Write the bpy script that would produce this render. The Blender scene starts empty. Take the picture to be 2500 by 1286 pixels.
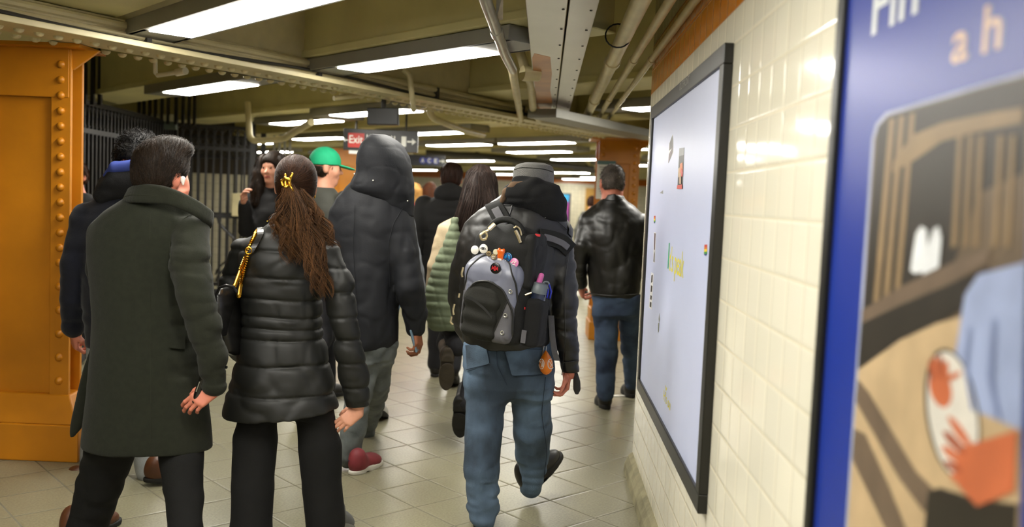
import bpy, bmesh, math, random
import numpy as np
import openvdb
from mathutils import Vector, Matrix

random.seed(7)
RNG = np.random.default_rng(11)
SC = bpy.context.scene
COL = SC.collection
RAD = math.radians

# ------------------------------------------------------------------ camera, world, exposure
F = 2222.0            # focal length in pixels of the 2500 x 1286 picture (35 mm lens)
PITCH, ROLL, EYE = RAD(4.0), RAD(2.42), 1.5
_r0 = Vector((1, 0, 0)); _f = Vector((0, math.cos(PITCH), -math.sin(PITCH))); _u0 = Vector((0, math.sin(PITCH), math.cos(PITCH)))
_c, _s = math.cos(ROLL), math.sin(ROLL)
_right = _r0 * _c + _u0 * _s
_up = _u0 * _c - _r0 * _s
cam = bpy.data.cameras.new('camera'); camo = bpy.data.objects.new('camera', cam); COL.objects.link(camo)
M = Matrix((_right, _up, -_f)).transposed().to_4x4(); M.translation = Vector((0, 0, EYE)); camo.matrix_world = M
cam.sensor_fit = 'HORIZONTAL'; cam.sensor_width = 36.0; cam.lens = F / 2500 * 36.0
cam.clip_start = .05; cam.clip_end = 200
cam.dof.use_dof = True; cam.dof.focus_distance = 4.1; cam.dof.aperture_fstop = 1.9
SC.camera = camo
w = bpy.data.worlds.new('world'); SC.world = w; w.use_nodes = True
w.node_tree.nodes['Background'].inputs[0].default_value = (.9, .85, .7, 1); w.node_tree.nodes['Background'].inputs[1].default_value = .02
SC.view_settings.view_transform = 'Standard'; SC.view_settings.look = 'None'; SC.view_settings.gamma = 1
SC.view_settings.use_curve_mapping = False
SC.view_settings.exposure = 0.33
SC.cycles.max_bounces = 6; SC.cycles.diffuse_bounces = 4; SC.cycles.glossy_bounces = 3; SC.cycles.sample_clamp_indirect = 6.0
LAMP = 36.0           # emission strength of every ceiling diffuser

def S(px, py, Y):
    """the point of the place at forward distance Y that the photograph shows at pixel (px, py)"""
    u = (px - 1250) / F; v = (py - 643) / F
    x = u * _c + v * _s; y = -u * _s + v * _c
    d = np.array([x, math.cos(PITCH) - y * math.sin(PITCH), -math.sin(PITCH) - y * math.cos(PITCH)])
    return np.array([0, 0, EYE]) + d * (Y / d[1])
def SZ(px, py, z):
    p = S(px, py, 1.0) - np.array([0, 0, EYE])
    return np.array([0, 0, EYE]) + p * ((z - EYE) / p[2])
def PM(Y): return Y / F   # metres per pixel at distance Y

# ------------------------------------------------------------------ materials
def lin(h):
    h = h.lstrip('#'); o = []
    for i in (0, 2, 4):
        c = int(h[i:i + 2], 16) / 255
        o.append(c / 12.92 if c <= .04045 else ((c + .055) / 1.055) ** 2.4)
    return tuple(o)
MATS = {}
def mat(name, col, rough=.6, metal=0., vary=0., vscale=8., bump=0., bscale=60., stretch=(1, 1, 1), spec=.5, sheen=0., coat=0., emit=0., col2=None):
    if name in MATS: return MATS[name]
    m = bpy.data.materials.new(name); m.use_nodes = True; nt = m.node_tree; n = nt.nodes; b = n['Principled BSDF']
    c = lin(col) if isinstance(col, str) else col
    b.inputs['Base Color'].default_value = (*c, 1); b.inputs['Roughness'].default_value = rough; b.inputs['Metallic'].default_value = metal
    b.inputs['Specular IOR Level'].default_value = spec
    if sheen: b.inputs['Sheen Weight'].default_value = sheen; b.inputs['Sheen Roughness'].default_value = .5
    if coat: b.inputs['Coat Weight'].default_value = coat; b.inputs['Coat Roughness'].default_value = .1
    if emit: b.inputs['Emission Color'].default_value = (*c, 1); b.inputs['Emission Strength'].default_value = emit
    tc = n.new('ShaderNodeTexCoord'); mp = n.new('ShaderNodeMapping'); mp.inputs['Scale'].default_value = stretch
    nt.links.new(tc.outputs['Object'], mp.inputs['Vector'])
    if vary or col2:
        t = n.new('ShaderNodeTexNoise'); t.inputs['Scale'].default_value = vscale; t.inputs['Detail'].default_value = 5
        nt.links.new(mp.outputs[0], t.inputs['Vector'])
        r = n.new('ShaderNodeValToRGB'); r.color_ramp.elements[0].position = .36; r.color_ramp.elements[1].position = .64
        c2 = lin(col2) if col2 else tuple(min(1, x * (1 + vary)) for x in c)
        c1 = c if col2 else tuple(x * (1 - vary) for x in c)
        r.color_ramp.elements[0].color = (*c1, 1); r.color_ramp.elements[1].color = (*c2, 1)
        nt.links.new(t.outputs['Fac'], r.inputs['Fac']); nt.links.new(r.outputs['Color'], b.inputs['Base Color'])
    if bump:
        t2 = n.new('ShaderNodeTexNoise'); t2.inputs['Scale'].default_value = bscale; t2.inputs['Detail'].default_value = 4
        nt.links.new(mp.outputs[0], t2.inputs['Vector'])
        bp = n.new('ShaderNodeBump'); bp.inputs['Strength'].default_value = bump; bp.inputs['Distance'].default_value = .004
        nt.links.new(t2.outputs['Fac'], bp.inputs['Height']); nt.links.new(bp.outputs['Normal'], b.inputs['Normal'])
    MATS[name] = m
    return m
def math_node(nt, op, a, b=None, c=None):
    n = nt.nodes.new('ShaderNodeMath'); n.operation = op
    for i, v in enumerate((a, b, c)):
        if v is None: continue
        if isinstance(v, (int, float)): n.inputs[i].default_value = v
        else: nt.links.new(v, n.inputs[i])
    return n.outputs[0]
def tile_mat(name, col, ax, pitch, off, joint, jcol, rough, tilt=.0, vary=.06, speck=0., dirt=0.):
    """square tiles on two object axes: ax = ('X','Z'), every tile set at its own very slight angle"""
    m = bpy.data.materials.new(name); m.use_nodes = True; nt = m.node_tree; N = nt.nodes; L = nt.links; b = N['Principled BSDF']
    tc = N.new('ShaderNodeTexCoord'); sp = N.new('ShaderNodeSeparateXYZ'); L.new(tc.outputs['Object'], sp.inputs[0])
    f, d = [], []
    for a, p, o in zip(ax, pitch, off):
        v = math_node(nt, 'DIVIDE', math_node(nt, 'SUBTRACT', sp.outputs[a], o), p)
        fl = math_node(nt, 'FLOOR', v); fr = math_node(nt, 'SUBTRACT', v, fl)
        f.append(fl); d.append(math_node(nt, 'MULTIPLY', math_node(nt, 'SUBTRACT', .5, math_node(nt, 'ABSOLUTE', math_node(nt, 'SUBTRACT', fr, .5))), p))
    near = math_node(nt, 'MINIMUM', d[0], d[1])
    mr = N.new('ShaderNodeMapRange'); mr.inputs[1].default_value = joint * .5; mr.inputs[2].default_value = joint * 1.3
    L.new(near, mr.inputs[0]); mask = mr.outputs[0]
    cb = N.new('ShaderNodeCombineXYZ'); L.new(f[0], cb.inputs[0]); L.new(f[1], cb.inputs[1])
    wn = N.new('ShaderNodeTexWhiteNoise'); wn.noise_dimensions = '3D'; L.new(cb.outputs[0], wn.inputs['Vector'])
    c = lin(col)
    rmp = N.new('ShaderNodeValToRGB'); rmp.color_ramp.elements[0].color = (*[x * (1 - vary) for x in c], 1); rmp.color_ramp.elements[1].color = (*[x * (1 + vary) for x in c], 1)
    L.new(wn.outputs['Value'], rmp.inputs['Fac']); base = rmp.outputs['Color']
    if speck:
        t = N.new('ShaderNodeTexNoise'); t.inputs['Scale'].default_value = 95; t.inputs['Detail'].default_value = 4; L.new(tc.outputs['Object'], t.inputs['Vector'])
        r2 = N.new('ShaderNodeValToRGB'); r2.color_ramp.elements[0].position = .32; r2.color_ramp.elements[1].position = .62
        r2.color_ramp.elements[0].color = (1 - speck,) * 3 + (1,); r2.color_ramp.elements[1].color = (1, 1, 1, 1); L.new(t.outputs['Fac'], r2.inputs['Fac'])
        mx = N.new('ShaderNodeMix'); mx.data_type = 'RGBA'; mx.blend_type = 'MULTIPLY'; mx.inputs[0].default_value = 1; L.new(base, mx.inputs[6]); L.new(r2.outputs['Color'], mx.inputs[7]); base = mx.outputs[2]
    if dirt:
        t = N.new('ShaderNodeTexNoise'); t.inputs['Scale'].default_value = 1.7; t.inputs['Detail'].default_value = 6; L.new(tc.outputs['Object'], t.inputs['Vector'])
        r2 = N.new('ShaderNodeValToRGB'); r2.color_ramp.elements[0].position = .35; r2.color_ramp.elements[1].position = .6
        r2.color_ramp.elements[0].color = (1 - dirt, 1 - dirt, 1 - dirt * 1.1, 1); r2.color_ramp.elements[1].color = (1, 1, 1, 1); L.new(t.outputs['Fac'], r2.inputs['Fac'])
        mx = N.new('ShaderNodeMix'); mx.data_type = 'RGBA'; mx.blend_type = 'MULTIPLY'; mx.inputs[0].default_value = 1; L.new(base, mx.inputs[6]); L.new(r2.outputs['Color'], mx.inputs[7]); base = mx.outputs[2]
    mx = N.new('ShaderNodeMix'); mx.data_type = 'RGBA'; L.new(mask, mx.inputs[0]); mx.inputs[6].default_value = (*lin(jcol), 1); L.new(base, mx.inputs[7])
    L.new(mx.outputs[2], b.inputs['Base Color'])
    L.new(math_node(nt, 'ADD', math_node(nt, 'MULTIPLY', mask, rough - .8), .8), b.inputs['Roughness'])
    g = N.new('ShaderNodeNewGeometry'); vm = N.new('ShaderNodeVectorMath'); vm.operation = 'SUBTRACT'; L.new(wn.outputs['Color'], vm.inputs[0]); vm.inputs[1].default_value = (.5, .5, .5)
    vs = N.new('ShaderNodeVectorMath'); vs.operation = 'SCALE'; L.new(vm.outputs[0], vs.inputs[0]); vs.inputs['Scale'].default_value = tilt
    va = N.new('ShaderNodeVectorMath'); va.operation = 'ADD'; L.new(g.outputs['Normal'], va.inputs[0]); L.new(vs.outputs[0], va.inputs[1])
    vn = N.new('ShaderNodeVectorMath'); vn.operation = 'NORMALIZE'; L.new(va.outputs[0], vn.inputs[0])
    mr2 = N.new('ShaderNodeMapRange'); mr2.inputs[1].default_value = 0; mr2.inputs[2].default_value = joint * 3.5; mr2.interpolation_type = 'SMOOTHSTEP'; L.new(near, mr2.inputs[0])
    bp = N.new('ShaderNodeBump'); bp.inputs['Strength'].default_value = .5; bp.inputs['Distance'].default_value = .002; L.new(mr2.outputs[0], bp.inputs['Height']); L.new(vn.outputs[0], bp.inputs['Normal'])
    L.new(bp.outputs['Normal'], b.inputs['Normal'])
    MATS[name] = m
    return m

def hair_mat(name, dark, light, rough=.55):
    """hair whose every strand has its own tone between dark and light (the tint attribute)"""
    if name in MATS: return MATS[name]
    m = bpy.data.materials.new(name); m.use_nodes = True; nt = m.node_tree; b = nt.nodes['Principled BSDF']; b.inputs['Roughness'].default_value = rough; b.inputs['Specular IOR Level'].default_value = .2
    tc = nt.nodes.new('ShaderNodeTexCoord'); t2 = nt.nodes.new('ShaderNodeTexNoise'); t2.inputs['Scale'].default_value = 170; bp = nt.nodes.new('ShaderNodeBump'); bp.inputs['Strength'].default_value = .6; bp.inputs['Distance'].default_value = .004
    nt.links.new(tc.outputs['Object'], t2.inputs['Vector']); nt.links.new(t2.outputs['Fac'], bp.inputs['Height']); nt.links.new(bp.outputs['Normal'], b.inputs['Normal'])
    a = nt.nodes.new('ShaderNodeAttribute'); a.attribute_name = 'tint'; r = nt.nodes.new('ShaderNodeValToRGB'); r.color_ramp.elements[0].color = (*lin(dark), 1); r.color_ramp.elements[1].color = (*lin(light), 1)
    nt.links.new(a.outputs['Fac'], r.inputs['Fac']); nt.links.new(r.outputs['Color'], b.inputs['Base Color']); MATS[name] = m
    return m
# ------------------------------------------------------------------ objects
def link(name, me, parent=None, m=None, smooth=False):
    o = bpy.data.objects.new(name, me); COL.objects.link(o)
    if parent is not None: o.parent = parent
    if m is not None:
        for x in (m if isinstance(m, (list, tuple)) else [m]): me.materials.append(x)
    if smooth:
        me.polygons.foreach_set('use_smooth', [True] * len(me.polygons))
    return o
def tag(o, label, cat, group=None, kind=None):
    o['label'] = label; o['category'] = cat
    if group: o['group'] = group
    if kind: o['kind'] = kind
    return o
def thing(name, label, cat, loc, group=None, kind=None, yaw=0):
    o = bpy.data.objects.new(name, None); COL.objects.link(o); o.empty_display_size = .05
    o.location = [float(x) for x in loc]; o.rotation_euler = (0, 0, yaw)
    return tag(o, label, cat, group, kind)
def struct(o, label=None, cat=None):
    o['kind'] = 'structure'
    if label: o['label'] = label; o['category'] = cat
    return o
def V(*a): return np.array(a if len(a) > 1 else a[0], float)
def unit(v): v = np.asarray(v, float); return v / (np.linalg.norm(v) + 1e-12)

class MB:
    """collects boxes, tubes and prisms and links them as ONE mesh object"""
    def __init__(s): s.v = []; s.f = []; s.mi = []; s.cur = 0
    def add(s, vs, fs):
        o = len(s.v); s.v += [tuple(float(c) for c in x) for x in vs]; s.f += [tuple(i + o for i in f) for f in fs]; s.mi += [s.cur] * len(fs); return s
    def box(s, c, size, R=None):
        c = V(c); R = np.eye(3) if R is None else np.asarray(R, float); h = V(size) / 2
        vs = [c + R @ (h * V(a, b, d)) for a in (-1, 1) for b in (-1, 1) for d in (-1, 1)]
        return s.add(vs, [(0, 1, 3, 2), (4, 6, 7, 5), (0, 4, 5, 1), (2, 3, 7, 6), (0, 2, 6, 4), (1, 5, 7, 3)])
    def tube(s, path, r, n=10, caps=True):
        P = [V(p) for p in path]; k = len(P); rr = r if isinstance(r, (list, tuple, np.ndarray)) else [r] * k
        t = [unit(P[min(i + 1, k - 1)] - P[max(i - 1, 0)]) for i in range(k)]
        ref = V(0, 0, 1) if abs(t[0][2]) < .9 else V(1, 0, 0); a = unit(np.cross(t[0], ref)); vs = []
        for i in range(k):
            a = unit(a - t[i] * np.dot(a, t[i])); b = np.cross(t[i], a)
            vs += [P[i] + (a * math.cos(q) + b * math.sin(q)) * rr[i] for q in np.linspace(0, 2 * math.pi, n, endpoint=False)]
        fs = [(i * n + j, i * n + (j + 1) % n, (i + 1) * n + (j + 1) % n, (i + 1) * n + j) for i in range(k - 1) for j in range(n)]
        if caps: fs += [tuple(range(n - 1, -1, -1)), tuple((k - 1) * n + j for j in range(n))]
        return s.add(vs, fs)
    def prism(s, poly, ext):
        P = [V(p) for p in poly]; n = len(P); e = V(ext)
        return s.add(P + [p + e for p in P], [tuple(range(n - 1, -1, -1)), tuple(range(n, 2 * n))] + [(i, (i + 1) % n, (i + 1) % n + n, i + n) for i in range(n)])
    def lathe(s, c, axis, prof, n=24):
        c = V(c); ax = unit(axis); ref = V(0, 0, 1) if abs(ax[2]) < .9 else V(1, 0, 0); a = unit(np.cross(ax, ref)); b = np.cross(ax, a); vs = []
        for h, r in prof: vs += [c + ax * h + (a * math.cos(q) + b * math.sin(q)) * r for q in np.linspace(0, 2 * math.pi, n, endpoint=False)]
        k = len(prof); fs = [(i * n + j, i * n + (j + 1) % n, (i + 1) * n + (j + 1) % n, (i + 1) * n + j) for i in range(k - 1) for j in range(n)]
        fs += [tuple(range(n - 1, -1, -1)), tuple((k - 1) * n + j for j in range(n))]
        return s.add(vs, fs)
    def ribbon(s, lo, hi, nrm, th):
        """a solid strip between two polylines, th thick along nrm (one vector or one per point)"""
        lo = [V(p) for p in lo]; hi = [V(p) for p in hi]; k = len(lo); nn = [V(x) for x in nrm] if np.ndim(nrm) == 2 else [V(nrm)] * k
        vs = []
        for i in range(k): e = unit(nn[i]) * th; vs += [lo[i], hi[i], hi[i] + e, lo[i] + e]
        fs = [tuple(4 * i + q for q in ab) for i in range(0)]
        for i in range(k - 1):
            for q in range(4): fs.append((4 * i + q, 4 * i + (q + 1) % 4, 4 * i + 4 + (q + 1) % 4, 4 * i + 4 + q))
        fs += [(3, 2, 1, 0), tuple(4 * (k - 1) + q for q in range(4))]
        return s.add(vs, fs)
    def build(s, name, m, parent=None, origin=None, bevel=0, smooth=False, seg=2):
        o3 = V(origin) if origin is not None else np.zeros(3)
        me = bpy.data.meshes.new(name); me.from_pydata([tuple(V(v) - o3) for v in s.v], [], s.f); me.validate()
        bm = bmesh.new(); bm.from_mesh(me); bmesh.ops.recalc_face_normals(bm, faces=bm.faces); bm.to_mesh(me); bm.free()
        o = link(name, me, parent, m, smooth)
        if isinstance(m, (list, tuple)) and len(me.polygons) == len(s.mi): me.polygons.foreach_set('material_index', s.mi)
        if smooth: 
            try: me.set_sharp_from_angle(angle=RAD(42))
            except Exception: pass
        if bevel:
            b = o.modifiers.new('bevel', 'BEVEL'); b.width = bevel; b.segments = seg; b.limit_method = 'ANGLE'; b.angle_limit = RAD(40)
        if parent is None and origin is not None: o.location = tuple(o3)
        return o
def rotz(a): c, s = math.cos(a), math.sin(a); return np.array([[c, -s, 0], [s, c, 0], [0, 0, 1.]])
def rotx(a): c, s = math.cos(a), math.sin(a); return np.array([[1, 0, 0], [0, c, -s], [0, s, c]])
def roty(a): c, s = math.cos(a), math.sin(a); return np.array([[c, 0, s], [0, 1, 0], [-s, 0, c]])
def frame(x, z):
    z = unit(z); x = unit(V(x) - z * np.dot(x, z)); return np.stack([x, np.cross(z, x), z], 1)

_tab = RNG.random((32, 32, 32)).astype(np.float32)
def noise3(p):
    q = np.floor(p).astype(int); f = (p - q).astype(np.float32); f = f * f * (3 - 2 * f); q &= 31; q1 = (q + 1) & 31
    x, y, z = q[:, 0], q[:, 1], q[:, 2]; X, Y, Z = q1[:, 0], q1[:, 1], q1[:, 2]; fx, fy, fz = f[:, 0], f[:, 1], f[:, 2]
    a = _tab[x, y, z] * (1 - fx) + _tab[X, y, z] * fx; b = _tab[x, Y, z] * (1 - fx) + _tab[X, Y, z] * fx
    c = _tab[x, y, Z] * (1 - fx) + _tab[X, y, Z] * fx; d = _tab[x, Y, Z] * (1 - fx) + _tab[X, Y, Z] * fx
    return ((a * (1 - fy) + b * fy) * (1 - fz) + (c * (1 - fy) + d * fy) * fz) * 2 - 1

class SDF:
    """one continuous surface grown from rounded limbs, lofts and ellipsoids that melt into each other"""
    def __init__(s): s.p = []
    def put(s, fn, lo, hi, k=.02, op='u'): s.p.append((fn, V(lo), V(hi), k, op)); return s
    def cone(s, a, b, ra, rb, k=.02, op='u'):
        a = V(a); b = V(b); ba = b - a; L2 = float(ba @ ba) + 1e-12; m = max(ra, rb)
        def fn(X, Y, Z):
            x, y, z = X - a[0], Y - a[1], Z - a[2]; t = np.clip((x * ba[0] + y * ba[1] + z * ba[2]) / L2, 0, 1)
            return np.sqrt((x - ba[0] * t) ** 2 + (y - ba[1] * t) ** 2 + (z - ba[2] * t) ** 2) - (ra + (rb - ra) * t)
        return s.put(fn, np.minimum(a, b) - m, np.maximum(a, b) + m, k, op)
    def chain(s, pts, rad, k=.01, k0=.03):
        for i in range(len(pts) - 1): s.cone(pts[i], pts[i + 1], rad[i], rad[i + 1], k0 if i == 0 else k)
        return s
    def ell(s, c, r, R=None, k=.02, op='u'):
        c = V(c); r = V(r); R = np.eye(3) if R is None else R; m = max(r)
        def fn(X, Y, Z):
            x, y, z = X - c[0], Y - c[1], Z - c[2]
            a = R[0, 0] * x + R[1, 0] * y + R[2, 0] * z; b = R[0, 1] * x + R[1, 1] * y + R[2, 1] * z; d = R[0, 2] * x + R[1, 2] * y + R[2, 2] * z
            k0 = np.sqrt((a / r[0]) ** 2 + (b / r[1]) ** 2 + (d / r[2]) ** 2); k1 = np.sqrt((a / r[0] ** 2) ** 2 + (b / r[1] ** 2) ** 2 + (d / r[2] ** 2) ** 2) + 1e-9
            return k0 * (k0 - 1) / k1
        return s.put(fn, c - m, c + m, k, op)
    def rbox(s, c, h, r, R=None, k=.01, op='u'):
        c = V(c); h = V(h); R = np.eye(3) if R is None else R; m = float(np.linalg.norm(h))
        def fn(X, Y, Z):
            x, y, z = X - c[0], Y - c[1], Z - c[2]
            q = [np.abs(R[0, i] * x + R[1, i] * y + R[2, i] * z) - h[i] + r for i in range(3)]
            o = np.sqrt(sum(np.maximum(t, 0) ** 2 for t in q)); return o + np.minimum(np.maximum(q[0], np.maximum(q[1], q[2])), 0) - r
        return s.put(fn, c - m, c + m, k, op)
    def loft(s, rows, yaw=0., k=.03, op='u', soft=.05):
        """rows of (z, cx, cy, rx, ry) from bottom to top or top to bottom"""
        A = np.array(sorted([tuple(float(q) for q in r) for r in rows])); z0, z1 = A[0, 0], A[-1, 0]; zz = np.linspace(z0, z1, 240); T = []
        w = max(1, int(240 * soft)); ker = np.hanning(2 * w + 3); ker /= ker.sum()
        for i in range(1, 5):
            v = np.interp(zz, A[:, 0], A[:, i]); vp = np.concatenate([np.full(w + 1, v[0]), v, np.full(w + 1, v[-1])]); T.append(np.convolve(vp, ker, 'valid'))
        c, sn = math.cos(yaw), math.sin(yaw); mx = A[:, 3:].max()
        def fn(X, Y, Z):
            cx, cy, rx, ry = (np.interp(Z, zz, t) for t in T); x, y = X - cx, Y - cy; a = c * x + sn * y; b = -sn * x + c * y
            k0 = np.sqrt((a / rx) ** 2 + (b / ry) ** 2); k1 = np.sqrt((a / rx ** 2) ** 2 + (b / ry ** 2) ** 2) + 1e-9
            return np.maximum(k0 * (k0 - 1) / k1, np.maximum(Z - z1, z0 - Z))
        lo = V((A[:, 1]).min() - mx, (A[:, 2]).min() - mx, z0); hi = V(A[:, 1].max() + mx, A[:, 2].max() + mx, z1)
        return s.put(fn, lo, hi, k, op)
    def plane(s, p, n, k=.01):
        """cuts away everything on the side that n points to"""
        p = V(p); n = unit(n)
        return s.put(lambda X, Y, Z: (X - p[0]) * n[0] + (Y - p[1]) * n[1] + (Z - p[2]) * n[2], V(-1e3, -1e3, -1e3), V(1e3, 1e3, 1e3), k, 'cut')
    def arrays(s, h, disp=None, it=2):
        U = [q for q in s.p if q[4] == 'u']; lo = np.min([q[1] for q in U], 0) - .03 - 3 * h; hi = np.max([q[2] for q in U], 0) + .03 + 3 * h
        n = np.ceil((hi - lo) / h).astype(int) + 1; ax = [(lo[i] + h * np.arange(n[i])).astype(np.float32) for i in range(3)]
        D = np.full(n, 1.0, np.float32)
        for fn, a, b, k, op in s.p:
            i0 = np.clip(np.floor((a - k - 3 * h - lo) / h), 0, n).astype(int); i1 = np.clip(np.ceil((b + k + 3 * h - lo) / h) + 1, 0, n).astype(int)
            if (i1 <= i0).any(): continue
            sl = tuple(slice(i0[i], i1[i]) for i in range(3))
            d = fn(ax[0][sl[0]][:, None, None], ax[1][sl[1]][None, :, None], ax[2][sl[2]][None, None, :])
            c = D[sl]; d = np.broadcast_to(d, c.shape)
            if op == 'u': D[sl] = np.minimum(c, d) - np.maximum(k - np.abs(c - d), 0) ** 2 / (4 * k)
            elif op == 'cut': D[sl] = np.maximum(c, d)
            else: D[sl] = np.maximum(c, -d) + np.maximum(k - np.abs(c + d), 0) ** 2 / (4 * k)
        if disp is not None:
            I = np.nonzero(np.abs(D) < .06); P = np.stack([ax[i][I[i]] for i in range(3)], 1); D[I] += disp(P).astype(np.float32)
        g = openvdb.FloatGrid(1.0); g.copyFromArray(D); pts, quads = g.convertToQuads(0.0)
        v = pts.astype(np.float64) * h + lo; q = quads.astype(np.int64)
        for _ in range(it):
            acc = np.zeros_like(v); cnt = np.zeros(len(v))
            for a, b in ((0, 1), (1, 2), (2, 3), (3, 0)):
                for x, y in ((q[:, a], q[:, b]), (q[:, b], q[:, a])):
                    for t in range(3): acc[:, t] += np.bincount(x, v[y, t], len(v))
                    cnt += np.bincount(x, minlength=len(v))
            v = v * .4 + acc / np.maximum(cnt, 1)[:, None] * .6
        return v, q
    def build(s, name, m, parent, h=.008, disp=None, it=2):
        v, q = s.arrays(h, disp, it); return from_arrays(name, [(v, q)], m, parent)
def from_arrays(name, parts, m, parent, mi=None, world=True, tint=None):
    vs = np.concatenate([p[0] for p in parts]); off = 0; fs = []
    for p in parts: fs.append(p[1] + off); off += len(p[0])
    fs = np.concatenate(fs)
    if parent is not None and world:
        o = np.zeros(3); q = parent
        while q is not None: o += V(q.location); q = q.parent
        vs = vs - o
    me = bpy.data.meshes.new(name); nf, k = fs.shape
    me.vertices.add(len(vs)); me.vertices.foreach_set('co', vs.astype(np.float32).ravel())
    me.loops.add(nf * k); me.loops.foreach_set('vertex_index', fs.astype(np.int32).ravel())
    me.polygons.add(nf); me.polygons.foreach_set('loop_start', np.arange(0, nf * k, k, dtype=np.int32))
    if tint is not None:
        at = me.attributes.new('tint', 'FLOAT', 'POINT'); at.data.foreach_set('value', np.asarray(tint, np.float32))
    ob = link(name, me, parent, m)
    if mi is not None: me.polygons.foreach_set('material_index', mi.astype(np.int32))
    me.polygons.foreach_set('use_smooth', np.ones(nf, bool)); me.update(calc_edges=True); me.validate()
    return ob
def strands(P, rad, n=3):
    """P: N x M x 3 centre lines -> one mesh of thin tapering hairs"""
    N, Mx, _ = P.shape; t = np.gradient(P, axis=1); t /= np.linalg.norm(t, axis=2, keepdims=True) + 1e-9
    ref = np.array([.3, .8, .52]); a = np.cross(t, ref); a /= np.linalg.norm(a, axis=2, keepdims=True) + 1e-9; b = np.cross(t, a)
    r = np.asarray(rad).reshape(1, -1, 1) if np.ndim(rad) == 1 else np.asarray(rad)[..., None]
    ring = [P + (a * math.cos(q) + b * math.sin(q)) * r for q in np.linspace(0, 2 * math.pi, n, endpoint=False)]
    v = np.stack(ring, 2).reshape(-1, 3); i = np.arange(N)[:, None, None] * Mx * n + np.arange(Mx - 1)[None, :, None] * n; j = np.arange(n)[None, None, :]; j1 = (j + 1) % n
    q = np.stack([i + j, i + j1, i + n + j1, i + n + j], -1).reshape(-1, 4)
    return v, q

# ================================================================== THE SETTING
BA = RAD(-42)                                    # heading of the ceiling beams
BD = V(math.sin(BA), math.cos(BA), 0); BN = V(BD[1], -BD[0], 0)
GA = RAD(31.5); GD = V(math.sin(GA), math.cos(GA), 0); GN = V(GD[1], -GD[0], 0)   # girder heading
WA = math.atan(.0344)
WD = V(math.sin(WA), math.cos(WA), 0); WN = V(-WD[1], WD[0], 0)                    # tiled wall: along / out of it (towards the walkway)
def wall_pt(y, z, out=0.): return V(.552 + .0344 * y, y, z) + WN * out

cream = mat('cream_paint', '#d8cf98', .55, vary=.10, vscale=1.6, bump=.15, bscale=18)
slabm = mat('slab_paint', '#d6cf9f', .7, vary=.12, vscale=1.2, bump=.2, bscale=12)
conduitm = mat('conduit_paint', '#d2c69a', .45, vary=.08, vscale=6)
steelm = mat('galvanised_steel', '#b9b7ab', .35, metal=.8, vary=.12, vscale=9)
greym = mat('grey_sheet_metal', '#8f8d84', .5, metal=.25, vary=.06, vscale=3)
dkgreym = mat('dark_grey_metal', '#3c3a36', .5)
blackm = mat('black_metal', '#0d0d0c', .45)
orangem = mat('orange_steel_paint', '#bb760f', .42, vary=.14, vscale=2.5, bump=.25, bscale=10)
concm = mat('cement_cove', '#8b8467', .85, vary=.25, vscale=9, bump=.5, bscale=40)
lampm = mat('lamp_diffuser', (1., .965, .885), .4, emit=LAMP)
frame_m = mat('black_frame', '#15140f', .38, bump=.05, bscale=200)

# floor: square tiles, their joints running diagonally to the passage
fl = MB().box((0, 0, -.1), (70, 70, .2)).build('floor', tile_mat('floor_tile', '#8b866d', ('X', 'Y'), (.3065, .3075), (2.5805, 3.4685), .0042, '#66614f', .31, tilt=.005, vary=.04, speck=.32, dirt=.12))
fa = RAD(47.8); fl.rotation_euler = (0, 0, math.pi / 2 - fa)     # local X runs along the joints heading 47.8 deg
struct(fl, 'grey beige square tile floor laid diagonally', 'floor')
struct(MB().box((-2, 14, 3.05), (26, 44, .2)).build('ceiling', slabm), 'cream painted ceiling slab between the beams', 'ceiling')

# ceiling beams, every one its own
for k in range(-2, 17):
    n0 = 1.12 + 1.83 * k + .27
    d0 = (n0 * BN[0] - 6.6) / -BD[0]; d1 = (n0 * BN[0] + 10.5) / -BD[0]
    d0 = max(d0, (-5.5 - n0 * BN[1]) / BD[1]); d1 = min(d1, (31.2 - n0 * BN[1]) / BD[1])
    if n0 < 6 : d0 = max(d0, (n0 * BN[0] - (.28 if n0 < 4 else 3.0)) / -BD[0])
    if d1 - d0 < 1: continue
    c = BN * n0 + BD * (d0 + d1) / 2; R = np.stack([BN, BD, V(0, 0, 1)], 1)
    mb = MB().box(c + V(0, 0, 2.655), (.50, d1 - d0, .589), R).box(c + V(0, 0, 2.385), (.54, d1 - d0, .05), R)
    o = mb.build('ceiling_beam', cream, origin=c, bevel=.008)
    struct(o, 'cream painted deep ceiling beam crossing the passage diagonally', 'beam'); o['group'] = 'ceiling beams'
# the riveted girder from the near orange column to the far one and on
g0 = V(-2.37, 4.70, 0) - GD * 4.5; g1 = V(1.10, 9.96, 0) + GD * 6; gc = (g0 + g1) / 2; gl = np.linalg.norm(g1 - g0); R = np.stack([GN, GD, V(0, 0, 1)], 1)
mb = MB().box(gc + V(0, 0, 2.232), (.30, gl, .03), R).box(gc + V(0, 0, 2.56), (.06, gl, .64), R)
for sd in (-1, 1): mb.box(gc + GN * .06 * sd + V(0, 0, 2.30), (.018, gl, .11), R)
gd = mb.build('steel_girder', conduitm, origin=gc, bevel=.004)
struct(gd, 'cream painted riveted girder running between the orange columns', 'girder')
mb = MB()
for i in range(int(gl / .10)):
    for sd in (-1, 1):
        mb.lathe(g0 + GD * (i * .10 + .05) + GN * .069 * sd + V(0, 0, 2.31), GN * sd, [(0, .026), (.012, .022), (.02, .010)], 8)
        mb.lathe(g0 + GD * (i * .10 + .05) + GN * .10 * sd + V(0, 0, 2.217), V(0, 0, -1), [(0, .026), (.010, .022), (.018, .010)], 8)
o = mb.build('rivet_row', conduitm, gd, origin=gc, smooth=True)

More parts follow.
